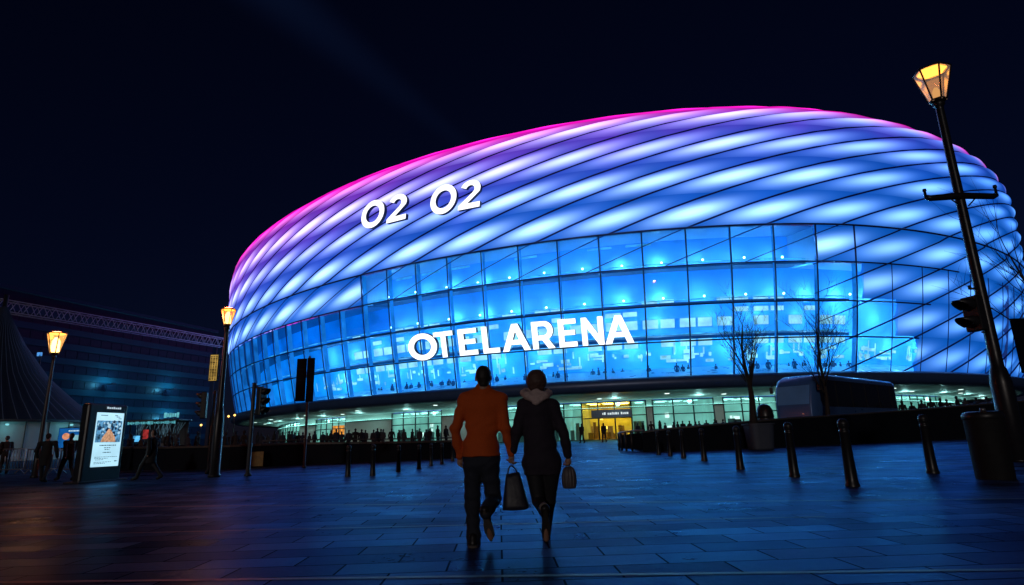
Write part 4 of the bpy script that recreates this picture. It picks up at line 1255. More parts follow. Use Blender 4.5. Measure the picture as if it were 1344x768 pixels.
def wall_run(name, label, pts, cope=.22):
    """pts: (px, base row, top row)"""
    G = [ground(p[0], p[1]) for p in pts]; Z = [top_z(g, p[2]) for g, p in zip(G, pts)]
    t = thing(name, label, 'wall', G[len(G) // 2]); th = .30
    rows = []
    for i, (g, z) in enumerate(zip(G, Z)):
        d = N3(G[min(i + 1, len(G) - 1)] - G[max(i - 1, 0)]); n = np.array([-d[1], d[0], 0]); n = n if n[1] > 0 else -n
        rows.append([(g[0], g[1], g[2] - .3), (g[0], g[1], z - .1), (g[0] + n[0] * th, g[1] + n[1] * th, z - .1), (g[0] + n[0] * th, g[1] + n[1] * th, g[2] - .3)])
    b = MB(); b.grid(rows, 0, False, True, True); b.build('body', M_wall, t)
    rows = []
    for i, (g, z) in enumerate(zip(G, Z)):
        d = N3(G[min(i + 1, len(G) - 1)] - G[max(i - 1, 0)]); n = np.array([-d[1], d[0], 0]); n = n if n[1] > 0 else -n
        rows.append([g * [1, 1, 0] + n * q + UP * zz for q, zz in ((-.06, z - .098), (-.06, z - .02), (-.03, z), (th + .03, z), (th + .06, z - .02), (th + .06, z - .098))])
    b = MB(); b.grid(rows, 0, False, True, True); b.build('coping', M_cope, t)
    return t, G, Z


WL, GL_, ZL_ = wall_run('barrier_wall', 'long dark low wall between the totem and the couple with spectators behind it', [(150, 617, 586), (215, 617, 586), (300, 615.5, 584), (340, 613.5, 582.5), (400, 609.5, 580.5), (470, 607, 580), (540, 604, 579), (600, 601, 577.5)])
b = MB()
rail = [np.array([g[0], g[1] + .15, z + .12]) for g, z in zip(GL_, ZL_)][3:]
b.tube(rail, .035, 6)
for p in rail: b.tube([p - UP * .14, p], .025, 6)
b.build('handrail', M_darkgrey, WL)
p = at(328, 603, GL_[3][1] - .6); b = MB(); b.box(p + np.array([0, .45, 0]), (.85, .03, .65)); b.build('notice_panel', mat('dim_yellow_panel', (.20, .13, .02), .6, 0, .6, 8), WL)
WR, GR_, ZR_ = wall_run('sloping_wall', 'dark curved wall that rises past the planter and the coach', [(845, 593, 566), (880, 592, 561.5), (920, 591, 558), (1027, 586.5, 549), (1121, 582, 543), (1220, 577.5, 536), (1344, 572.5, 526), (1470, 567, 516)])
# entrance rail with posts at the near end of that wall
t = thing('guard_rail', 'short curved steel rail with dark posts beside the entrance path', 'railing', ground(829, 592)); top = []
infill = []
for px, py, yt in ((812, 591, 569.5), (815.5, 591.5, 568.5), (821.5, 592, 567.5), (829, 592, 566.5), (845, 592.5, 565.5)):
    g = ground(px, py); g = g - np.array([0, .25, 0]); z = top_z(g, yt); b = MB(); b.tube([g, np.array([g[0], g[1], z])], .065, 8); b.build('post', M_black, t); top.append(np.array([g[0], g[1], z + .03])); infill.append(g)
b = MB(); b.tube(top, .05, 8); b.build('handrail', M_steel, t)
b = MB(); b.grid([[g + UP * .12 + np.array([0, .09, 0]) for g in infill], [q - UP * .15 + np.array([0, .09, 0]) for q in top]], 0, False); b.build('infill_panel', M_wall, t)
# raised road behind the sloping wall
def deck_z(i): return max(.55, ZR_[i] - 1.2)
rows = []
for i, g in enumerate(GR_):
    zd = deck_z(i); rows.append([(g[0] + .0, g[1] + .31, zd), (g[0] + .5, g[1] + 13, zd), (g[0] + 1.2, g[1] + 15, max(.5, zd * .6)), (g[0] + 2, g[1] + 17, .5)])
b = MB(); b.grid(rows, 0, False)
for f in range(len(b.f)): b.f[f] = b.f[f][::-1]
tag(b.build('road', mat('asphalt', (.045, .045, .048), .8, 0, .3, 5, .3)), kind='structure')


def deck_at(px, dy):
    """point on the raised road, dy metres behind the wall"""
    xs_ = [proj([[g[0], g[1] + dy, 1.5]])[0, 0] for g in GR_]
    i = max(0, min(len(xs_) - 2, int(np.searchsorted(xs_, px)) - 1)); t = (px - xs_[i]) / (xs_[i + 1] - xs_[i])
    g = GR_[i] * (1 - t) + GR_[i + 1] * t
    return np.array([g[0], g[1] + dy, deck_z(i) * (1 - t) + deck_z(i + 1) * t])


# ------------------------------------------------------------------ coach
def coach():
    p0 = deck_at(1074, 1.8); p1 = deck_at(1182, 8.6)
    zb = p0[2] + .0
    d = N3((p0 - p1) * [1, 1, 0]); r = np.array([d[1], -d[0], 0]); r = -r if r[1] > 0 else r      # d = nose direction, r = towards the viewer
    Ln = np.linalg.norm((p0 - p1)[:2]); W = 2.5
    Y0 = (p0[1] + p1[1]) / 2
    H = at(1080, 488, p0[1])[2] - zb
    t = thing('coach', 'dark blue coach with a pale sloping nose parked on the raised road behind the wall', 'bus', (p0 + p1) / 2)
    C0 = np.array([p1[0], p1[1], zb]); slope = N3(np.array([0, 0, 0]))

    def Q(x, y, z): return C0 + d * x - r * y + UP * z     # x rear->nose, y viewer side 0 -> W far side
    # body: rounded cross sections from rear to nose
    secs = []
    for x, top, bot, inset in ((0, H * .93, .35, .12), (.12, H * .985, .32, .03), (.5, H, .3, 0), (Ln - 2.4, H, .3, 0), (Ln - 1.2, H * .985, .3, 0), (Ln - .45, H * .93, .3, .02), (Ln + .05, H * .80, .30, .08), (Ln + .32, H * .55, .30, .16), (Ln + .42, H * .28, .34, .20), (Ln + .36, .62, .42, .26)):
        pts = []; w = W - 2 * inset; h = top - bot; rad = min(.28, h * .35)
        for (sx_, sz_, a0) in ((1, 1, 0), (-1, 1, PI / 2), (-1, -1, PI), (1, -1, 1.5 * PI)):
            for k in range(4):
                a = a0 + k * PI / 6; rr_ = rad if sz_ > 0 else .1
                pts.append(Q(x, W / 2 + sx_ * (w / 2 - rr_) + math.cos(a) * rr_, bot + h / 2 + sz_ * (h / 2 - rr_) + math.sin(a) * rr_))
        secs.append(pts)
    b = MB(); b.grid(secs, 0, True, True, True); b.build('body', mat('coach_blue_paint', (.06, .16, .42), .3, .1, .15, 1, 0, .5), t)
    M_bg = mat('coach_dark_glass', (.010, .013, .022), .08, 0, .2, 1)
    b = MB(); b.poly([Q(.4, -.006, H * .46), Q(Ln - 1.1, -.006, H * .46), Q(Ln - .75, -.006, H * .55), Q(Ln - .95, -.006, H * .90), Q(.4, -.006, H * .90)][::1]); 
    for i in range(5): b.box(Q(.5 + (Ln - 2.2) * i / 5 + .9, -.02, H * .68), (.05, .02, H * .44), 1, 0, 0, (d, r, UP))
    b.build('side_window', [M_bg, M_black], t)
    b = MB(); b.grid([[Q(Ln + .04 + .0, .22 + q * (W - .44), H * .80) + d * .03 for q in (0, .5, 1)], [Q(Ln + .34, .26 + q * (W - .52), H * .50) + d * .03 for q in (0, .5, 1)]], 0, False); b.build('windscreen', mat('windscreen_reflection_blue', (.14, .36, .80), .2, 0, .3, .8), t)  # bright blue reflection put into the windscreen colour
    b = MB()
    for i in range(3): b.tube([Q(Ln + .44, .8, H * (.20 + .05 * i)), Q(Ln + .44, W - .8, H * (.20 + .05 * i))], .035, 6)
    b.build('radiator_bars', M_black, t)
    for y in (.42, W - .42):
        b = MB(); q = Q(Ln + .40, y, H * .25); b.grid([[q + r * .17 * rr_ * math.cos(a) + UP * .12 * rr_ * math.sin(a) + d * e for a in np.linspace(0, 2 * PI, 13)[:-1]] for rr_, e in ((1, 0), (.8, .05), (.1, .07))], 0, True, True); b.build('headlight', mat('headlight_glass', (.25, .28, .32), .15, .2, .2, 6), t)
    for y in (-.25, W + .25):
        b = MB(); q = Q(Ln - .1, y, H * .78); b.tube([Q(Ln - .2, .1 if y < 0 else W - .1, H * .9), q + UP * .15], .03, 6); b.box(q - UP * .08, (.1, .2, .42), 0, 0, .03, (d, r, UP)); b.build('mirror', M_black, t)
    for x in (1.6, Ln - 1.9):
        for y in (.12, W - .12):
            b = MB(); q = Q(x, y, .45); b.grid([[q + d * rr_ * math.cos(a) + UP * rr_ * math.sin(a) + r * e for a in np.linspace(0, 2 * PI, 21)[:-1]] for rr_, e in ((.2, -.14), (.42, -.14), (.45, -.1), (.45, .1), (.42, .14), (.28, .145), (.05, .1))], 0, True, True, True); wh = b.build('wheel', mat('tyre_rubber', (.015, .015, .016), .8), t)
    return t


coach()
# ------------------------------------------------------------------ bare trees
M_bark = mat('dark_bark', (.028, .022, .019), .85, 0, .4, 12, .4)


def bare_tree(label, g, H, spread, seed, r0, fork, upright=1.0, nmain=6, depth=4, lean=(0, 0), trunk_only=False):
    rnd = random.Random(seed); t = thing('tree', label, 'tree', g); G = np.array(g, float)
    b = MB(); path = [G + np.array([lean[0] * q + .06 * math.sin(5 * q + seed), lean[1] * q, H * fork * q]) for q in np.linspace(0, 1, 7)]
    b.tube(path, [r0 * (1.35 - .75 * q) if q else r0 * 1.6 for q in np.linspace(0, 1, 7)], 10); b.build('trunk', M_bark, t)
    c = MB()

    def grow(p, d, ln, r, lev):
        n = 5; pts = [p]; q = p.copy(); dd = d.copy()
        for i in range(n):
            dd = N3(dd + np.array([rnd.gauss(0, .10), rnd.gauss(0, .10), .05 * upright + rnd.gauss(0, .05)])); q = q + dd * ln / n; pts.append(q.copy())
        c.tube(pts, [r * (1 - .13 * i) for i in range(n + 1)], 6 if lev < 2 else 4)
        if lev >= depth: return
        for i in range(5 if lev < 2 else 4):
            k = rnd.randint(1, n); a = rnd.uniform(0, 2 * PI); s_ = np.array([math.cos(a), math.sin(a), .25])
            grow(pts[k], N3(dd * rnd.uniform(.8, 1.2) + s_ * rnd.uniform(.45, .85)), ln * rnd.uniform(.45, .7), max(.006, r * .5 * (1 - .1 * k)), lev + 1)
    for i in range(nmain):
        a = 2 * PI * i / nmain + rnd.uniform(-.3, .3); e = rnd.uniform(.25, 1) * spread
        st_ = path[-1 - rnd.randint(0, 2)]
        grow(st_, N3([math.cos(a) * e, math.sin(a) * e, 1.0]), (H * (1 - fork)) * rnd.uniform(.55, .8), r0 * .30, 1)
    grow(path[-1], N3([lean[0] * .1, 0, 1]), H * (1 - fork) * .72, r0 * .6, 1)
    c.build('branches', M_bark, t)
    return t


g = ground(1000, 590) ; g = g + np.array([-.25, -.15, 0])
z = top_z(g, 402) - g[2]
# pale planter at the foot of the first tree
pl = thing('planter', 'pale blue tapered planter with a young bare tree, in front of the curved wall', 'planter', g + np.array([.15, 0, 0]))
b = MB(); G = g + np.array([.15, 0, 0])
def pring(rad, zz): return [G + np.array([math.copysign(abs(math.cos(a)) ** .5, math.cos(a)) * rad, math.copysign(abs(math.sin(a)) ** .5, math.sin(a)) * rad, zz]) for a in np.linspace(0, 2 * PI, 33)[:-1]]
zt = top_z(g, 556) - g[2]
b.grid([pring(.52, 0), pring(.56, .06), pring(.66, zt - .08), pring(.72, zt - .07), pring(.72, zt), pring(.62, zt), pring(.60, zt - .12)], 0, False, True); b.build('tub', mat('pale_planter', (.05, .065, .10), .6, 0, .15, 3), pl)
b = MB(); b.poly(pring(.615, zt - .11)); b.build('soil', mat('soil', (.03, .022, .016), .9, 0, .5, 12, .6), pl)
bare_tree('tall bare tree rising from the pale planter, with fine upright twigs', g + UP * (zt - .12), z - zt + .1, .42, 11, .15, .42, 1.0, 7, 4, (-.1, 0))
g = deck_at(1088, 1.4); bare_tree('spreading bare tree standing between the wall and the coach', g, top_z(g, 398) - g[2], 1.05, 4, .13, .42, .8, 8, 4)
g = ground(1452, 602); g = np.array([g[0], g[1] + .5, g[2]]); bare_tree('bare tree reaching thin branches in from beyond the tall lamp', g, 7.6, 1.25, 21, .10, .42, .5, 5, 3, (-.2, 0))
# domed dark bin by the first tree
g = deck_at(1005, 1.0); t = thing('litter_bin', 'round topped dark bin beside the planter tree, behind the wall', 'bin', g); h = top_z(g, 530) - g[2]; r_ = .46
b = MB(); b.lathe(g, [(r_ * .9, 0), (r_ * .95, .05), (r_, h * .6)], 18, cap=False); b.build('drum', M_black, t)
b = MB(); b.lathe(g, [(r_ * 1.04, h * .6), (r_ * 1.04, h * .66), (r_ * .98, h * .8), (r_ * .72, h * .93), (r_ * .3, h * .99), (.01, h)], 18); b.build('dome', M_blacksatin, t)
# big black bin near the tall lamp
g = ground(1307, 628.5); t = thing('litter_bin', 'large round black litter bin at the foot of the tall leaning lamp', 'bin', g); h = top_z(g, 538.5) - g[2]; r_ = 21.5 / FPX * g[1]
b = MB(); b.lathe(g, [(r_ * .94, 0), (r_ * .95, .06), (r_ * 1.0, h * .86)], 28, cap=False)
b.build('drum', mat('matt_black_bin', (.003, .003, .004), .8, 0, .4, 6), t)
b = MB(); b.lathe(g, [(r_ * 1.0, h * .86), (r_ * 1.05, h * .87), (r_ * 1.05, h * .93), (r_ * .96, h * .965), (r_ * .7, h * .985), (r_ * .66, h * .95), (r_ * .6, h * .94)], 28, cap=False); b.poly([g + np.array([r_ * .6 * math.cos(a), r_ * .6 * math.sin(a), h * .94]) for a in np.linspace(0, 2 * PI, 29)[:-1]]); b.build('rim_collar', M_black, t)
b = MB(); b.tube([g + np.array([-r_ * .3, -r_ * .5, h * .98]), g + np.array([-r_ * .3, -r_ * .5, h * 1.03])], .05, 8); b.build('ashtray', M_steel, t)
# dark banner hanging at the picture edge
g = ground(1368, 606); t = thing('sign_post', 'dark hanging banner on a post beyond the tall lamp at the picture edge', 'sign', g); z0, z1 = at(1340, 490, g[1])[2], at(1332, 418, g[1])[2]
xa = at(1341, 488, g[1])[0]; xb = xa + 1.15
b = MB(); b.box(((xa + xb) / 2, g[1], (z0 + z1) / 2), (xb - xa, .04, z1 - z0), 0, 0, .015); b.build('panel', MATS['banner_navy'], t)
b = MB(); b.lathe(np.array([xb + .12, g[1], g[2]]), [(.12, 0), (.12, .05), (.07, .1), (.06, z1 + .4 - g[2]), (0, z1 + .45 - g[2])], 10)
for z in (z0 + .06, z1 - .06): b.tube([(xa, g[1], z), (xb + .12, g[1], z)], .02, 6)
b.build('pole', M_black, t)

# ------------------------------------------------------------------ spectators (individuals, copied from a few masters)
masters = []
far = np.array([0, 0, 0.0])
for i in range(6):
    o = walker('x', (0, 0, 0), (1.72, 1.80, 1.64, 1.76, 1.69, 1.84)[i], (.04, .08, .03, .2, .05, .12)[i], (0, .5, 2.6, 1.5, 3.4, -.9)[i], i, .034, (0, .05, 0, .04, .1, 0)[i], (.05, .15, .02, .2, .1, .0)[i], (1, 1.05, .95, 1, 1.1, 1.05)[i])
    masters.append(o)
used = set()


def spectator(p, label, group, rz=None):
    i = random.randrange(6)
    if i not in used:
        used.add(i); o = masters[i]; o.location = p; o['label'] = label; o['group'] = group; o.rotation_euler = (0, 0, rz or 0); return o
    return dup(masters[i], p, label, group, rz or 0, random.uniform(.94, 1.05))


rs = random.Random(12)
px = 338
while px < 592:
    Y = rs.uniform(50, 60); x = at(px, 580, Y)[0]
    spectator((x, Y, gz(Y)), 'dark figure in the line of spectators behind the long low wall', 'spectators behind the long low wall', rs.uniform(-.6, .6) + (PI if rs.random() < .3 else 0)); px += rs.uniform(3.0, 11)
for px, dy in ((838, 1.5), (846, 3), (858, 2), (866, 2.6), (875, 4), (884, 2), (893, 1.6), (899, 3), (908, 2), (914, 3.5), (922, 1.5), (929, 2.5), (938, 3), (944, 1.4), (952, 2.2), (959, 3.2), (967, 1.8), (974, 2.8), (1186, 2), (1198, 3), (1212, 2), (1225, 3.4), (1238, 2.2), (1247, 1.6), (1262, 3), (1272, 2), (1284, 2.6), (1297, 1.7), (1308, 3), (1322, 2)):
    p = deck_at(px + rs.uniform(-2, 2), dy * 2 + 1)
    if px < 1000:
        Y = rs.uniform(57, 63); p = np.array([at(px + rs.uniform(-2, 2), 575, Y)[0], Y, gz(Y)])
        spectator(p, 'dark figure in the crowd behind the low end of the curved wall', 'crowd behind the low end of the curved wall', rs.uniform(-3, 3))
    else: spectator(p, 'dark figure standing behind the curved wall past the coach', 'figures behind the curved wall past the coach', rs.uniform(-3, 3))
for px in (172, 186, 208, 221, 233, 246, 258, 296, 309, 321):
    Y = rs.uniform(37, 41); x = at(px, 580, Y)[0]; spectator((x, Y, gz(Y)), 'dark figure loitering behind the wall between the totem and the amber lamp', 'figures behind the wall near the totem', rs.uniform(-3, 3))
s = 396.
while s < 470:
    p = surf(s, Z0, -2.2 - rs.uniform(0, 2.6)); spectator((p[0], p[1], Z0), 'visitor standing behind the lowest row of arena glass', 'visitors behind the lowest row of arena glass', rs.uniform(-3, 3)); s += rs.choice((.5, .7, .9, 1.2, 3.5))

# ------------------------------------------------------------------ the far side of the square
M_office = mat('office_dark_cladding', (.003, .018, .028), .5, 0, .25, .25)
M_band = mat('office_pale_band', (.007, .042, .060), .4, 0, .25, .3)
M_oglass = mat('office_glass', (.006, .014, .026), .35, 0, .3, .2)
for m_ in (M_office, M_band, M_oglass):
    for n_ in m_.node_tree.nodes:
        if n_.type == 'BSDF_PRINCIPLED': n_.inputs['Specular IOR Level'].default_value = .08
for m_ in (MATS['banner_navy'], MATS['banner_print'], M_wall):
    for n_ in m_.node_tree.nodes:
        if n_.type == 'BSDF_PRINCIPLED': n_.inputs['Specular IOR Level'].default_value = .05
A = at(-60, 590, 123); Bf = at(268, 585, 186); A[2] = Bf[2] = .4
ax = N3((Bf - A)); fr = np.array([ax[1], -ax[0], 0]); fr = fr if fr[0] > 0 else -fr; Lb = np.linalg.norm(Bf - A)
Hb = at(268, 439, 186)[2]
of = thing('office_building', 'long dark office block with dim blue window bands beyond the square', 'building', A)


def OB(x, z, e=0.0): return A + ax * x + UP * z + fr * e


b = MB(); b.box(A + ax * Lb / 2 + UP * Hb / 2 - fr * 15, (Lb, 30, Hb), 0, 0, 0, (ax, fr, UP)); b.build('wall', M_office, of)
b = MB(); b.box(A + ax * Lb / 2 + UP * (Hb + .4) - fr * 14, (Lb + 1.5, 30, .8), 0, 0, 0, (ax, fr, UP)); b.build('roof', mat('office_roof_edge', (.004, .03, .05), .95, 0, .2, .3), of)
nfl = 9
for i in range(nfl):
    z = 3.2 + (Hb - 4) * i / nfl
    b = MB(); b.box(OB(Lb / 2, z + .75, .12), (Lb - .6, .24, 1.45), 0, 0, 0, (ax, fr, UP)); b.build('floor_band', M_band, of)
    b = MB(); b.box(OB(Lb / 2, z + 2.4, .04), (Lb - .6, .1, 1.75), 0, 0, 0, (ax, fr, UP)); q = 2.0
    while q < Lb - 2: b.box(OB(q, z + 2.4, .12), (.12, .08, 1.72), 1, 0, 0, (ax, fr, UP)); q += 2.9
    b.build('window', [M_oglass, M_office], of)
# blue-green wall washers on its front
for px, pw in ((136, 900), (217, 900)):
    for hz in (9.0, 17.0):
        k = min(range(200), key=lambda i: abs(proj([OB(Lb * i / 200, hz)])[0, 0] - px)); p = OB(Lb * k / 200, hz, 3.2)
        b = MB(); b.box(p + fr * .25, (1.2, .3, .35), 0, 0, .05, (ax, fr, UP)); b.box(p - fr * 1.5 - UP * .1, (.12, 3.4, .12), 0, 0, 0, (ax, fr, UP)); w_ = b.build('wall_washer', M_black, of)
        ld = bpy.data.lights.new('washer_light', 'POINT'); ld.energy = pw * (1.8 if hz > 10 else 2.4); ld.color = (.10, .62, 1.0); ld.shadow_soft_size = .05
        lo = bpy.data.objects.new('washer_light', ld); COL.objects.link(lo); lo.parent = of; lo.location = p - A

# lattice gantry crossing in front of it
Yl, Yr = 96., 150.
p0, p1 = at(-70, 388, Yl), at(292, 461, Yr); zt = (at(20, 402, Yl + 6)[2] + at(262, 455, Yr - 5)[2]) / 2; p0[2] = p1[2] = zt
tr = thing('lattice_gantry', 'long grey lattice truss gantry spanning in front of the office block', 'truss', np.array([p1[0], p1[1], .5]))
d = N3(p1 - p0); n = np.array([-d[1], d[0], 0]); Lt = np.linalg.norm(p1 - p0); hh = 2.1; NB = 26
M_truss = mat('grey_truss_steel', (.34, .34, .38), .5, .3, .2, 2)
b = MB()
for y in (-.9, .9):
    for z in (0, hh): b.tube([p0 + n * y + UP * z, p1 + n * y + UP * z], .11, 6)
b.build('chord', M_truss, tr)
b = MB()
for i in range(NB):
    a, c = p0 + d * Lt * i / NB, p0 + d * Lt * (i + 1) / NB; m_ = (a + c) / 2
    for y in (-.9, .9): b.tube([a + n * y, m_ + n * y + UP * hh], .065, 5); b.tube([m_ + n * y + UP * hh, c + n * y], .065, 5)
    b.tube([a - n * .9, a + n * .9], .05, 5); b.tube([m_ - n * .9 + UP * hh, m_ + n * .9 + UP * hh], .05, 5)
b.build('web', M_truss, tr)
for q in (p0 + d * 1.0, p1 - d * 1.0):
    for y in (-.9, .9):
        b = MB(); b.tube([np.array([*(q + n * y)[:2], .3]), q + n * y], .16, 8); b.build('column', M_black, tr)

# tented pavilion with a fan of cables
Yt = 52.; ap = at(6, 404, Yt); er = at(113, 553, Yt); ct = np.array([ap[0], Yt, 0]); Rt = er[0] - ct[0]; ze = er[2]
tn = thing('tent_pavilion', 'dark conical cable tent above a pale teal wall at the picture edge', 'pavilion', np.array([ct[0], ct[1], gz(Yt)]))
b = MB(); K = 40
prf = [(Rt, ze), (Rt * .72, ze + (ap[2] - ze) * .18), (Rt * .45, ze + (ap[2] - ze) * .40), (Rt * .22, ze + (ap[2] - ze) * .68), (.15, ap[2])]
b.grid([[ct + np.array([r_ * math.cos(2 * PI * k / K), r_ * math.sin(2 * PI * k / K), z]) for k in range(K)] for r_, z in prf], 0, True, True); b.build('roof', mat('tent_membrane', (.008, .012, .020), .7, 0, .3, .4), tn)
b = MB(); b.grid([[ct + np.array([(Rt + q) * math.cos(2 * PI * k / K), (Rt + q) * math.sin(2 * PI * k / K), z]) for k in range(K)] for q, z in ((.0, ze - .12), (.12, ze - .12), (.12, ze + .08), (0, ze + .08))], 0, False, True); b.build('eaves', M_darkgrey, tn)
M_cable = mat('tent_cable', (.10, .12, .17), .5, .3, .2, 3)
for k in range(34):
    a = -PI * 1.02 + PI * 1.04 * k / 33
    b = MB(); b.tube([ct + np.array([(r_ + .10) * math.cos(a), (r_ + .10) * math.sin(a), z + .06]) for r_, z in prf], .022, 5); b.build('cable', M_cable, tn)
b = MB(); b.tube([np.array([ct[0], ct[1], .3]), ap + UP * 1.2], .18, 8); b.build('mast', M_black, tn)
b = MB(); r_ = Rt - .5; zg = gz(Yt)
b.grid([[ct + np.array([r_ * math.cos(a), r_ * math.sin(a), z]) for a in np.linspace(-PI, .35, 40)] for z in (zg, ze - .1)], 0, False); b.build('wall', mat('pale_tent_wall', (.55, .62, .60), .7, 0, .15, .6), tn)
b = MB()
for k in range(16):
    a = -PI + .2 * k; b.box(ct + np.array([(r_ + .03) * math.cos(a), (r_ + .03) * math.sin(a), (zg + ze) / 2]), (.05, .05, ze - zg - .2))
b.build('wall_post', M_darkgrey, tn)
for a_ in (-2.5, -1.9, -1.3, -.7, -.2):
    ld = bpy.data.lights.new('eaves_light', 'POINT'); ld.energy = 11; ld.color = (.22, .85, 1.0); ld.shadow_soft_size = .25
    lo = bpy.data.objects.new('eaves_light', ld); COL.objects.link(lo); lo.parent = tn; lo.location = np.array([(Rt + .35) * math.cos(a_), (Rt + .35) * math.sin(a_), ze - .55 - zg])
    b = MB(); p = ct + np.array([(Rt + .3) * math.cos(a_), (Rt + .3) * math.sin(a_), ze - .3]); b.lathe(p, [(.02, -.12), (.12, -.1), (.12, 0), (.02, .02)], 10); b.build('eaves_lamp', emit('eaves_lamp_glow', (.3, .9, 1.0), .8), tn)
# poster screen in front of the tent
Yp = 42.; c0, c1, c2 = at(74.5, 588, Yp), at(110.5, 588, Yp), at(113, 561.5, Yp); t = thing('poster_screen', 'blue lit poster screen with a pale panel, standing before the tent wall', 'screen', np.array([(c0[0] + c1[0]) / 2, Yp, gz(Yp)]))
wz, hz, zc = c1[0] - c0[0], c2[2] - c0[2], (c0[2] + c2[2]) / 2; xc = (c0[0] + c1[0]) / 2
b = MB(); b.box((xc, Yp + .1, zc), (wz + .12, .16, hz + .12), 0, 0, .03)
b.build('case', M_black, t)
for s_ in (-1, 1): b = MB(); b.tube([(xc + s_ * wz * .35, Yp + .12, gz(Yp)), (xc + s_ * wz * .35, Yp + .12, c0[2])], .05, 8); b.build('leg', M_black, t)
b = MB(); b.box((xc, Yp + .01, zc), (wz, .03, hz)); sc_ = b.build('screen', emit('poster_blue', (.01, .16, .55), .55, .4, 1.5), t)
b = MB(); b.box((xc + wz * .22, Yp - .012, zc - hz * .08), (wz * .44, .01, hz * .45)); b.build('pale_panel', emit('poster_pale', (.28, .62, .70), .75, .2, 2), sc_)
b = MB(); b.poly([(xc - wz * .22 + wz * .14 * math.cos(a), Yp - .012, zc + hz * .08 + wz * .12 * math.sin(a)) for a in np.linspace(0, 2 * PI, 19)[:-1]]); b.build('warm_disc', emit('poster_warm', (.9, .35, .18), .7, .4, 4), sc_)
b = MB(); x = xc - wz * .15
while x < xc + wz * .42: w_ = rs.uniform(.05, .14); b.box((x + w_ / 2, Yp - .012, zc + hz * .36), (w_, .008, rs.uniform(.07, .11))); x += w_ + .03
b.build('lettering', emit('poster_white', (.6, .9, 1), .8), sc_)
# crowd barriers in front
cb = None
for i, (xa, xb) in enumerate(((-12, 30), (32, 74), (76, 116))):
    g0, g1 = ground(xa, 622.5), ground(xb, 621.5 - i * .3); t = thing('crowd_barrier', '', 'barrier', (g0 + g1) / 2, 'steel crowd barriers')
    hgt = top_z(g0, 590) - g0[2]; d = g1 - g0; b = MB()
    b.tube([g0 + UP * .2, g0 + UP * hgt, g1 + UP * hgt, g1 + UP * .2, g0 + UP * .2], .03, 6); b.build('frame', M_steel, t)
    b = MB()
    for k in range(1, 11): q = g0 + d * k / 11; b.tube([q + UP * .2, q + UP * hgt], .018, 5)
    b.build('bars', M_steel, t)
    for q in (.12, .88):
        b = MB(); p = g0 + d * q; b.tube([p + np.array([0, -.25, .02]), p + UP * .2, p + np.array([0, .25, .02])], .025, 6); b.build('foot', M_steel, t)
    t['label'] = ('steel crowd barrier with the bent figure leaning over it', 'steel crowd barrier behind the lamp post and the long black coat', 'steel crowd barrier below the blue poster screen')[i]
# lit stall behind the wall
Ys = 47.; p0, p1 = at(166, 590, Ys), at(230, 590, Ys); xm = (p0[0] + p1[0]) / 2; wz = p1[0] - p0[0]; zt = at(200, 553, Ys)[2]; zg = gz(Ys)
t = thing('market_stall', 'small dark stall with a teal lit sign line and hanging strings, beside the totem', 'stall', (xm, Ys, zg))
b = MB(); b.box((xm, Ys + 1.6, (zt + zg) / 2), (wz, .1, zt - zg)); b.build('back_wall', mat('stall_back', (.03, .04, .05), .7, 0, .4, 2), t)
b = MB(); b.box((xm, Ys + .8, zt + .06), (wz + .3, 2.0, .12), 0, 0, .03); b.build('roof', M_black, t)
for x in (p0[0] + .08, p1[0] - .08):
    b = MB(); b.tube([(x, Ys + .05, zg), (x, Ys + .05, zt)], .05, 8); b.build('post', M_black, t)
b = MB(); b.box((xm, Ys + .1, zg + .55), (wz - .3, .6, 1.1), 0, 0, .03); b.build('counter', M_darkgrey, t)
b = MB(); x = p0[0]
while x < p1[0] - .1:
    w_ = rs.uniform(.05, .16); b.box((x + w_ / 2, Ys - .22, zt - .12), (w_, .04, rs.uniform(.10, .24))); x += w_ + rs.uniform(.03, .08)
b.build('lettering', emit('stall_sign_glow', (.14, .62, .72), .55, .5, 3), t)
b = MB(); x = p0[0] + (p1[0] - p0[0]) * .72
while x < p1[0]: w_ = rs.uniform(.1, .2); b.box((x + w_ / 2, Ys - .15, zt + .42), (w_, .05, rs.uniform(.26, .42))); x += w_ + .06
b.build('sign_letters', emit('stall_name_glow', (.18, .70, .80), .6, .4, 3), t)
b = MB()
for i in range(34):
    x = rs.uniform(p0[0] + .1, p1[0] - .1); b.tube([(x, Ys + rs.uniform(.2, 1.3), zt - .1), (x, Ys + rs.uniform(.2, 1.3) * 0 + .6, zt - rs.uniform(.5, 1.3))], .018, 4)
b.build('hanging_strings', emit('string_glow', (.10, .22, .30), .35, .8, 5), t)
b = MB(); q = at(177, 576, Ys); b.box((q[0], Ys + .2, q[2]), (.5, .1, .45), 0, 0, .04); b.build('lit_box', emit('stall_box_glow', (.12, .55, 1.0), .9, .5, 4), t)
b = MB(); q = at(188, 570, Ys); b.box((q[0], Ys + .3, q[2]), (.42, .1, .7), 0, 0, .04); b.build('red_lit_spot', emit('stall_red_glow', (.6, .05, .05), .45, .5, 4), t)  # glowing box standing for a small red-lit thing
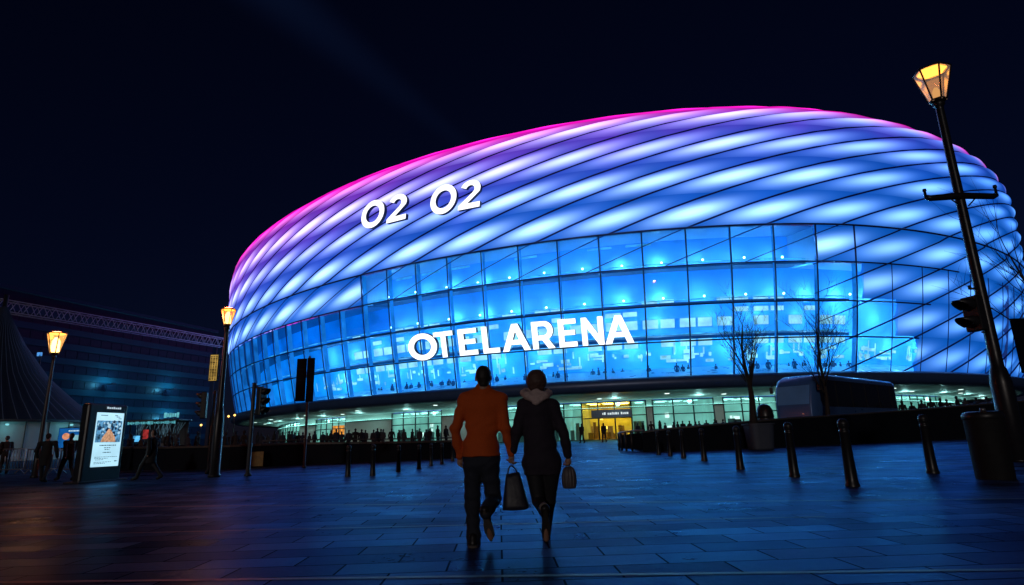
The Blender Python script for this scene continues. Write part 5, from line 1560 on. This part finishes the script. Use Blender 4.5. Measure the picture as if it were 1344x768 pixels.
# distant small lamps
M_glowdot = emit('distant_lamp_glow', (1.0, .50, .12), 3.2)
for px, py, lab in ((264, 558, 'tiny distant lamp low between the signal and the amber lamp'), (281, 557, 'tiny distant lamp just behind the amber lamp pole'), (300, 546.5, 'tiny distant lamp nearest the foot of the arena'), (308, 545, 'faintest tiny distant lamp against the arena foot'), (17, 508, 'small orange lamp on a mast among the tent cables'), (29, 507, 'paler small orange lamp on a mast among the tent cables')):
    Y = 108. if px > 100 else 60.
    p = at(px, py, Y); t = thing('small_lamp', lab, 'lamp', (p[0], Y, gz(Y)), 'tiny distant orange lamps'); b = MB(); b.tube([(p[0], Y, gz(Y)), (p[0], Y, p[2] - .15)], .06, 6); b.build('pole', M_black, t)
    r_ = .20 if px > 100 else .09; b = MB(); b.lathe(p, [(.02, -r_), (r_ * .8, -r_ * .5), (r_, 0), (r_ * .8, r_ * .5), (.02, r_)], 10); b.build('globe', M_glowdot, t)
p = at(52, 465, 64.); t = thing('floodlight', 'small blue-white floodlight on a mast above the tent cables', 'floodlight', (p[0], 64., gz(64.))); b = MB(); b.tube([(p[0], 64.2, gz(64.)), (p[0], 64.2, p[2])], .07, 6); b.build('pole', M_black, t)
b = MB(); b.box(p, (.55, .12, .4), 0, 0, .04); b.build('lamp_face', emit('blue_flood', (.08, .30, .75), .9, .7, 4), t)

# a faint searchlight beam rising behind the arena
p0, p1 = at(640, 215, 330.), at(300, -60, 330.)
bm = MB(); R0, R1 = 5.0, 34.0; d = N3(p1 - p0); a_ = np.cross(d, np.array([0, 1.0, 0])); a_ = N3(a_); b_ = np.cross(d, a_)
bm.grid([[p0 + (p1 - p0) * t + (R0 + (R1 - R0) * t) * (a_ * math.cos(q) + b_ * math.sin(q)) for q in np.linspace(0, 2 * PI, 33)[:-1]] for t in (0, 1)], 0, True, True, True)
m, nt, out = nodes('searchlight_haze'); N, L = nt.nodes, nt.links
geo = N.new('ShaderNodeTexCoord'); vv = N.new('ShaderNodeVectorMath'); vv.operation = 'DOT_PRODUCT'; vv.inputs[1].default_value = tuple(d); L.new(geo.outputs['Object'], vv.inputs[0])
pr = N.new('ShaderNodeVectorMath'); pr.operation = 'SCALE'; pr.inputs[0].default_value = tuple(d); L.new(vv.outputs['Value'], pr.inputs['Scale'])
df = N.new('ShaderNodeVectorMath'); df.operation = 'DISTANCE'; L.new(geo.outputs['Object'], df.inputs[0]); L.new(pr.outputs[0], df.inputs[1])
LB = float(np.linalg.norm(p1 - p0))
rr_ = N.new('ShaderNodeMath'); rr_.operation = 'MULTIPLY_ADD'; L.new(vv.outputs['Value'], rr_.inputs[0]); rr_.inputs[1].default_value = (R1 - R0) / LB; rr_.inputs[2].default_value = R0
q1 = N.new('ShaderNodeMath'); q1.operation = 'DIVIDE'; L.new(df.outputs['Value'], q1.inputs[0]); L.new(rr_.outputs[0], q1.inputs[1])
q2 = N.new('ShaderNodeMapRange'); q2.interpolation_type = 'SMOOTHSTEP'; q2.inputs['From Min'].default_value = 1; q2.inputs['From Max'].default_value = 0; q2.inputs['To Max'].default_value = .00024; L.new(q1.outputs[0], q2.inputs['Value'])
em = N.new('ShaderNodeEmission'); em.inputs[0].default_value = (.12, .30, 1.0, 1); L.new(q2.outputs[0], em.inputs[1]); L.new(em.outputs[0], out.inputs['Volume'])
tag(bm.build('light_beam', m, origin=p0), 'faint blue searchlight beam slanting up into the dark sky', 'light beam', kind='stuff')

# ------------------------------------------------------------------ ground
def paving_material():
    m, nt, out = nodes('stone_paving'); N, L = nt.nodes, nt.links
    p = N.new('ShaderNodeBsdfPrincipled'); tc = N.new('ShaderNodeTexCoord')
    mp = N.new('ShaderNodeMapping'); mp.inputs['Rotation'].default_value = (0, 0, math.radians(-1.6)); L.new(tc.outputs['Object'], mp.inputs[0])
    # wobble
    br = N.new('ShaderNodeTexBrick'); br.offset = .5; br.squash = 1.0
    br.inputs['Scale'].default_value = 1.0; br.inputs['Brick Width'].default_value = .92; br.inputs['Row Height'].default_value = .44
    br.inputs['Mortar Size'].default_value = .010; br.inputs['Mortar Smooth'].default_value = .15
    br.inputs['Color1'].default_value = (.05, .05, .05, 1); br.inputs['Color2'].default_value = (1, 1, 1, 1); br.inputs['Mortar'].default_value = (.5, .5, .5, 1)
    L.new(mp.outputs[0], br.inputs['Vector'])
    n1 = N.new('ShaderNodeTexNoise'); n1.inputs['Scale'].default_value = 14; n1.inputs['Detail'].default_value = 9; L.new(tc.outputs['Object'], n1.inputs['Vector'])
    n2 = N.new('ShaderNodeTexNoise'); n2.inputs['Scale'].default_value = .55; n2.inputs['Detail'].default_value = 4; L.new(tc.outputs['Object'], n2.inputs['Vector'])

    def mm(op, a, b=None, c=None):
        n = N.new('ShaderNodeMath'); n.operation = op
        for i, q in enumerate((a, b, c)):
            if q is None: continue
            if isinstance(q, (int, float)): n.inputs[i].default_value = q
            else: L.new(q, n.inputs[i])
        return n.outputs[0]
    sepc = N.new('ShaderNodeSeparateColor'); L.new(br.outputs['Color'], sepc.inputs[0])
    v = mm('MULTIPLY_ADD', sepc.outputs[0], .030, .012)
    v = mm('MULTIPLY', v, mm('MULTIPLY_ADD', n1.outputs['Fac'], .7, .65))
    v = mm('MULTIPLY', v, mm('MULTIPLY_ADD', n2.outputs['Fac'], .8, .6))
    v = mm('MULTIPLY', v, mm('MULTIPLY_ADD', br.outputs['Fac'], -.8, 1.0))
    cc = N.new('ShaderNodeCombineColor'); L.new(mm('MULTIPLY', v, 1.5), cc.inputs[0]); L.new(mm('MULTIPLY', v, .85), cc.inputs[1]); L.new(mm('MULTIPLY', v, 1.5), cc.inputs[2])
    L.new(cc.outputs[0], p.inputs['Base Color'])
    r = mm('MULTIPLY_ADD', sepc.outputs[0], .12, .26); r = mm('ADD', r, mm('MULTIPLY_ADD', n2.outputs['Fac'], .30, -.12)); r = mm('ADD', r, mm('MULTIPLY_ADD', n1.outputs['Fac'], .16, -.08))
    L.new(r, p.inputs['Roughness']); p.inputs['Specular IOR Level'].default_value = .55; p.inputs['Specular Tint'].default_value = (.22, .55, 1.0, 1)
    h = mm('ADD', mm('MULTIPLY', n1.outputs['Fac'], .5), mm('MULTIPLY', br.outputs['Fac'], -2.2)); h = mm('ADD', h, mm('MULTIPLY', sepc.outputs[0], .4))
    bp = N.new('ShaderNodeBump'); bp.inputs['Strength'].default_value = .8; bp.inputs['Distance'].default_value = .012; L.new(h, bp.inputs['Height']); 
    tv = N.new('ShaderNodeCombineXYZ'); c0 = sepc.outputs[0]
    L.new(mm('MULTIPLY', mm('SUBTRACT', mm('FRACT', mm('MULTIPLY', c0, 37.0)), .5), .08), tv.inputs[0]); L.new(mm('MULTIPLY', mm('SUBTRACT', c0, .5), .11), tv.inputs[1])
    va = N.new('ShaderNodeVectorMath'); va.operation = 'ADD'; L.new(bp.outputs[0], va.inputs[0]); L.new(tv.outputs[0], va.inputs[1])
    vn = N.new('ShaderNodeVectorMath'); vn.operation = 'NORMALIZE'; L.new(va.outputs[0], vn.inputs[0]); L.new(vn.outputs[0], p.inputs['Normal'])
    df = N.new('ShaderNodeBsdfDiffuse'); L.new(cc.outputs[0], df.inputs[0]); L.new(vn.outputs[0], df.inputs['Normal'])
    gl = N.new('ShaderNodeBsdfGlossy'); L.new(r, gl.inputs['Roughness']); L.new(vn.outputs[0], gl.inputs['Normal']); gl.inputs[0].default_value = (.24, .60, 1.0, 1)  # blue of the arena's reflection put into the gloss colour
    fr = N.new('ShaderNodeFresnel'); fr.inputs['IOR'].default_value = 1.21
    k = mm('MULTIPLY', fr.outputs[0], mm('MULTIPLY_ADD', mm('FRACT', mm('MULTIPLY', c0, 13.0)), .24, .30)); k = mm('MULTIPLY', k, mm('MULTIPLY_ADD', br.outputs['Fac'], -.85, 1.0)); k = mm('MULTIPLY', k, mm('MULTIPLY_ADD', n2.outputs['Fac'], 1.0, .32))
    ms = N.new('ShaderNodeMixShader'); L.new(k, ms.inputs[0]); L.new(df.outputs[0], ms.inputs[1]); L.new(gl.outputs[0], ms.inputs[2])
    N.remove(p); L.new(ms.outputs[0], out.inputs[0]); return m


M_paving = paving_material()
ys = [-60, -20, -6, 0, 6, 12, 18] + list(np.arange(20, 62, 3)) + [64, 80, 120, 200, 400, 900, 2000]
xs = [-2000, -600, -200, -80, -40, -20, 0, 20, 40, 80, 200, 600, 2000]
b = MB(); b.grid([[(x, y, gz(y)) for x in xs] for y in ys], 0, True)
for f in range(len(b.f)): b.f[f] = b.f[f]
tag(b.build('ground', M_paving), kind='structure')
# paler smooth stone courses inlaid across the square
M_inlay = mat('pale_inlay_stone', (.05, .06, .09), .5, 0, .3, 3, .15)
for n_ in M_inlay.node_tree.nodes:
    if n_.type == 'BSDF_PRINCIPLED': n_.inputs['Specular IOR Level'].default_value = .2
for (xl, yl), (xr, yr), w in (((0, 667), (1344, 655), .10), ((0, 765), (1344, 748), .07), ((0, 704), (760, 686), .06), ((560, 634), (1344, 606), .12)):
    A, Bp = ground(xl, yl), ground(xr, yr); d = N3(Bp - A); n = np.array([-d[1], d[0], 0])
    A = A - d * 3; Bp = Bp + d * 3
    b = MB(); k = 24; r0, r1 = [], []
    for i in range(k + 1):
        q = A + (Bp - A) * i / k
        r0.append([q[0] - n[0] * w / 2, q[1] - n[1] * w / 2, gz(q[1]) + .004]); r1.append([q[0] + n[0] * w / 2, q[1] + n[1] * w / 2, gz(q[1]) + .004])
    b.grid([r0, r1], 0, False); tag(b.build('paving_strip', M_inlay), kind='structure')

# ------------------------------------------------------------------ light and camera
w = bpy.data.worlds.new('World'); scene.world = w; w.use_nodes = True
nt = w.node_tree; bg = nt.nodes['Background']
sky = nt.nodes.new('ShaderNodeTexSky'); sky.sky_type = 'NISHITA'; sky.sun_disc = False
SUN_EL, SUN_AZ = math.radians(9), math.radians(196)     # a low dim light from behind the camera
sky.sun_elevation = SUN_EL; sky.sun_rotation = SUN_AZ; sky.altitude = 200; sky.air_density = 1.0; sky.dust_density = .3; sky.ozone_density = 6
tn = nt.nodes.new('ShaderNodeMix'); tn.data_type = 'RGBA'; tn.blend_type = 'MULTIPLY'; tn.inputs['Factor'].default_value = 1; tn.inputs['B'].default_value = (1.0, .62, 1.15, 1)
nt.links.new(sky.outputs[0], tn.inputs['A']); nt.links.new(tn.outputs['Result'], bg.inputs[0]); bg.inputs[1].default_value = .0026
sd = bpy.data.lights.new('fill_from_behind', 'SUN'); sd.energy = .26; sd.angle = math.radians(2); sd.color = (1.0, .88, .80)  # warm fill added for the backs of the couple
so = bpy.data.objects.new('fill_from_behind', sd); COL.objects.link(so)
dirv = Vector((math.sin(SUN_AZ) * math.cos(SUN_EL), math.cos(SUN_AZ) * math.cos(SUN_EL), math.sin(SUN_EL)))
so.rotation_euler = dirv.to_track_quat('Z', 'Y').to_euler(); so.location = dirv * 100

cd = bpy.data.cameras.new('camera'); co = bpy.data.objects.new('camera', cd); COL.objects.link(co)
cd.sensor_width = 36; cd.sensor_fit = 'HORIZONTAL'; cd.lens = FPX / 1344 * 36; cd.clip_end = 6000; cd.clip_start = .05
Mx = Matrix([[CR[i][j] for j in range(3)] for i in range(3)]).to_4x4(); Mx.translation = (0, 0, EYE)
co.matrix_world = Mx; scene.camera = co
for o in list(bpy.data.objects):
    if '_o' in o: del o['_o']
scene.view_settings.view_transform = 'Standard'; scene.view_settings.look = 'None'; scene.view_settings.gamma = 1; scene.view_settings.exposure = 0
scene.view_settings.use_curve_mapping = False
scene.cycles.use_denoising = True
try: scene.cycles.denoiser = 'OPENIMAGEDENOISE'
except Exception: pass
scene.cycles.max_bounces = 8; scene.cycles.transparent_max_bounces = 16; scene.cycles.diffuse_bounces = 3; scene.cycles.glossy_bounces = 4
scene.cycles.sample_clamp_indirect = 4.0; scene.cycles.caustics_reflective = False; scene.cycles.caustics_refractive = False
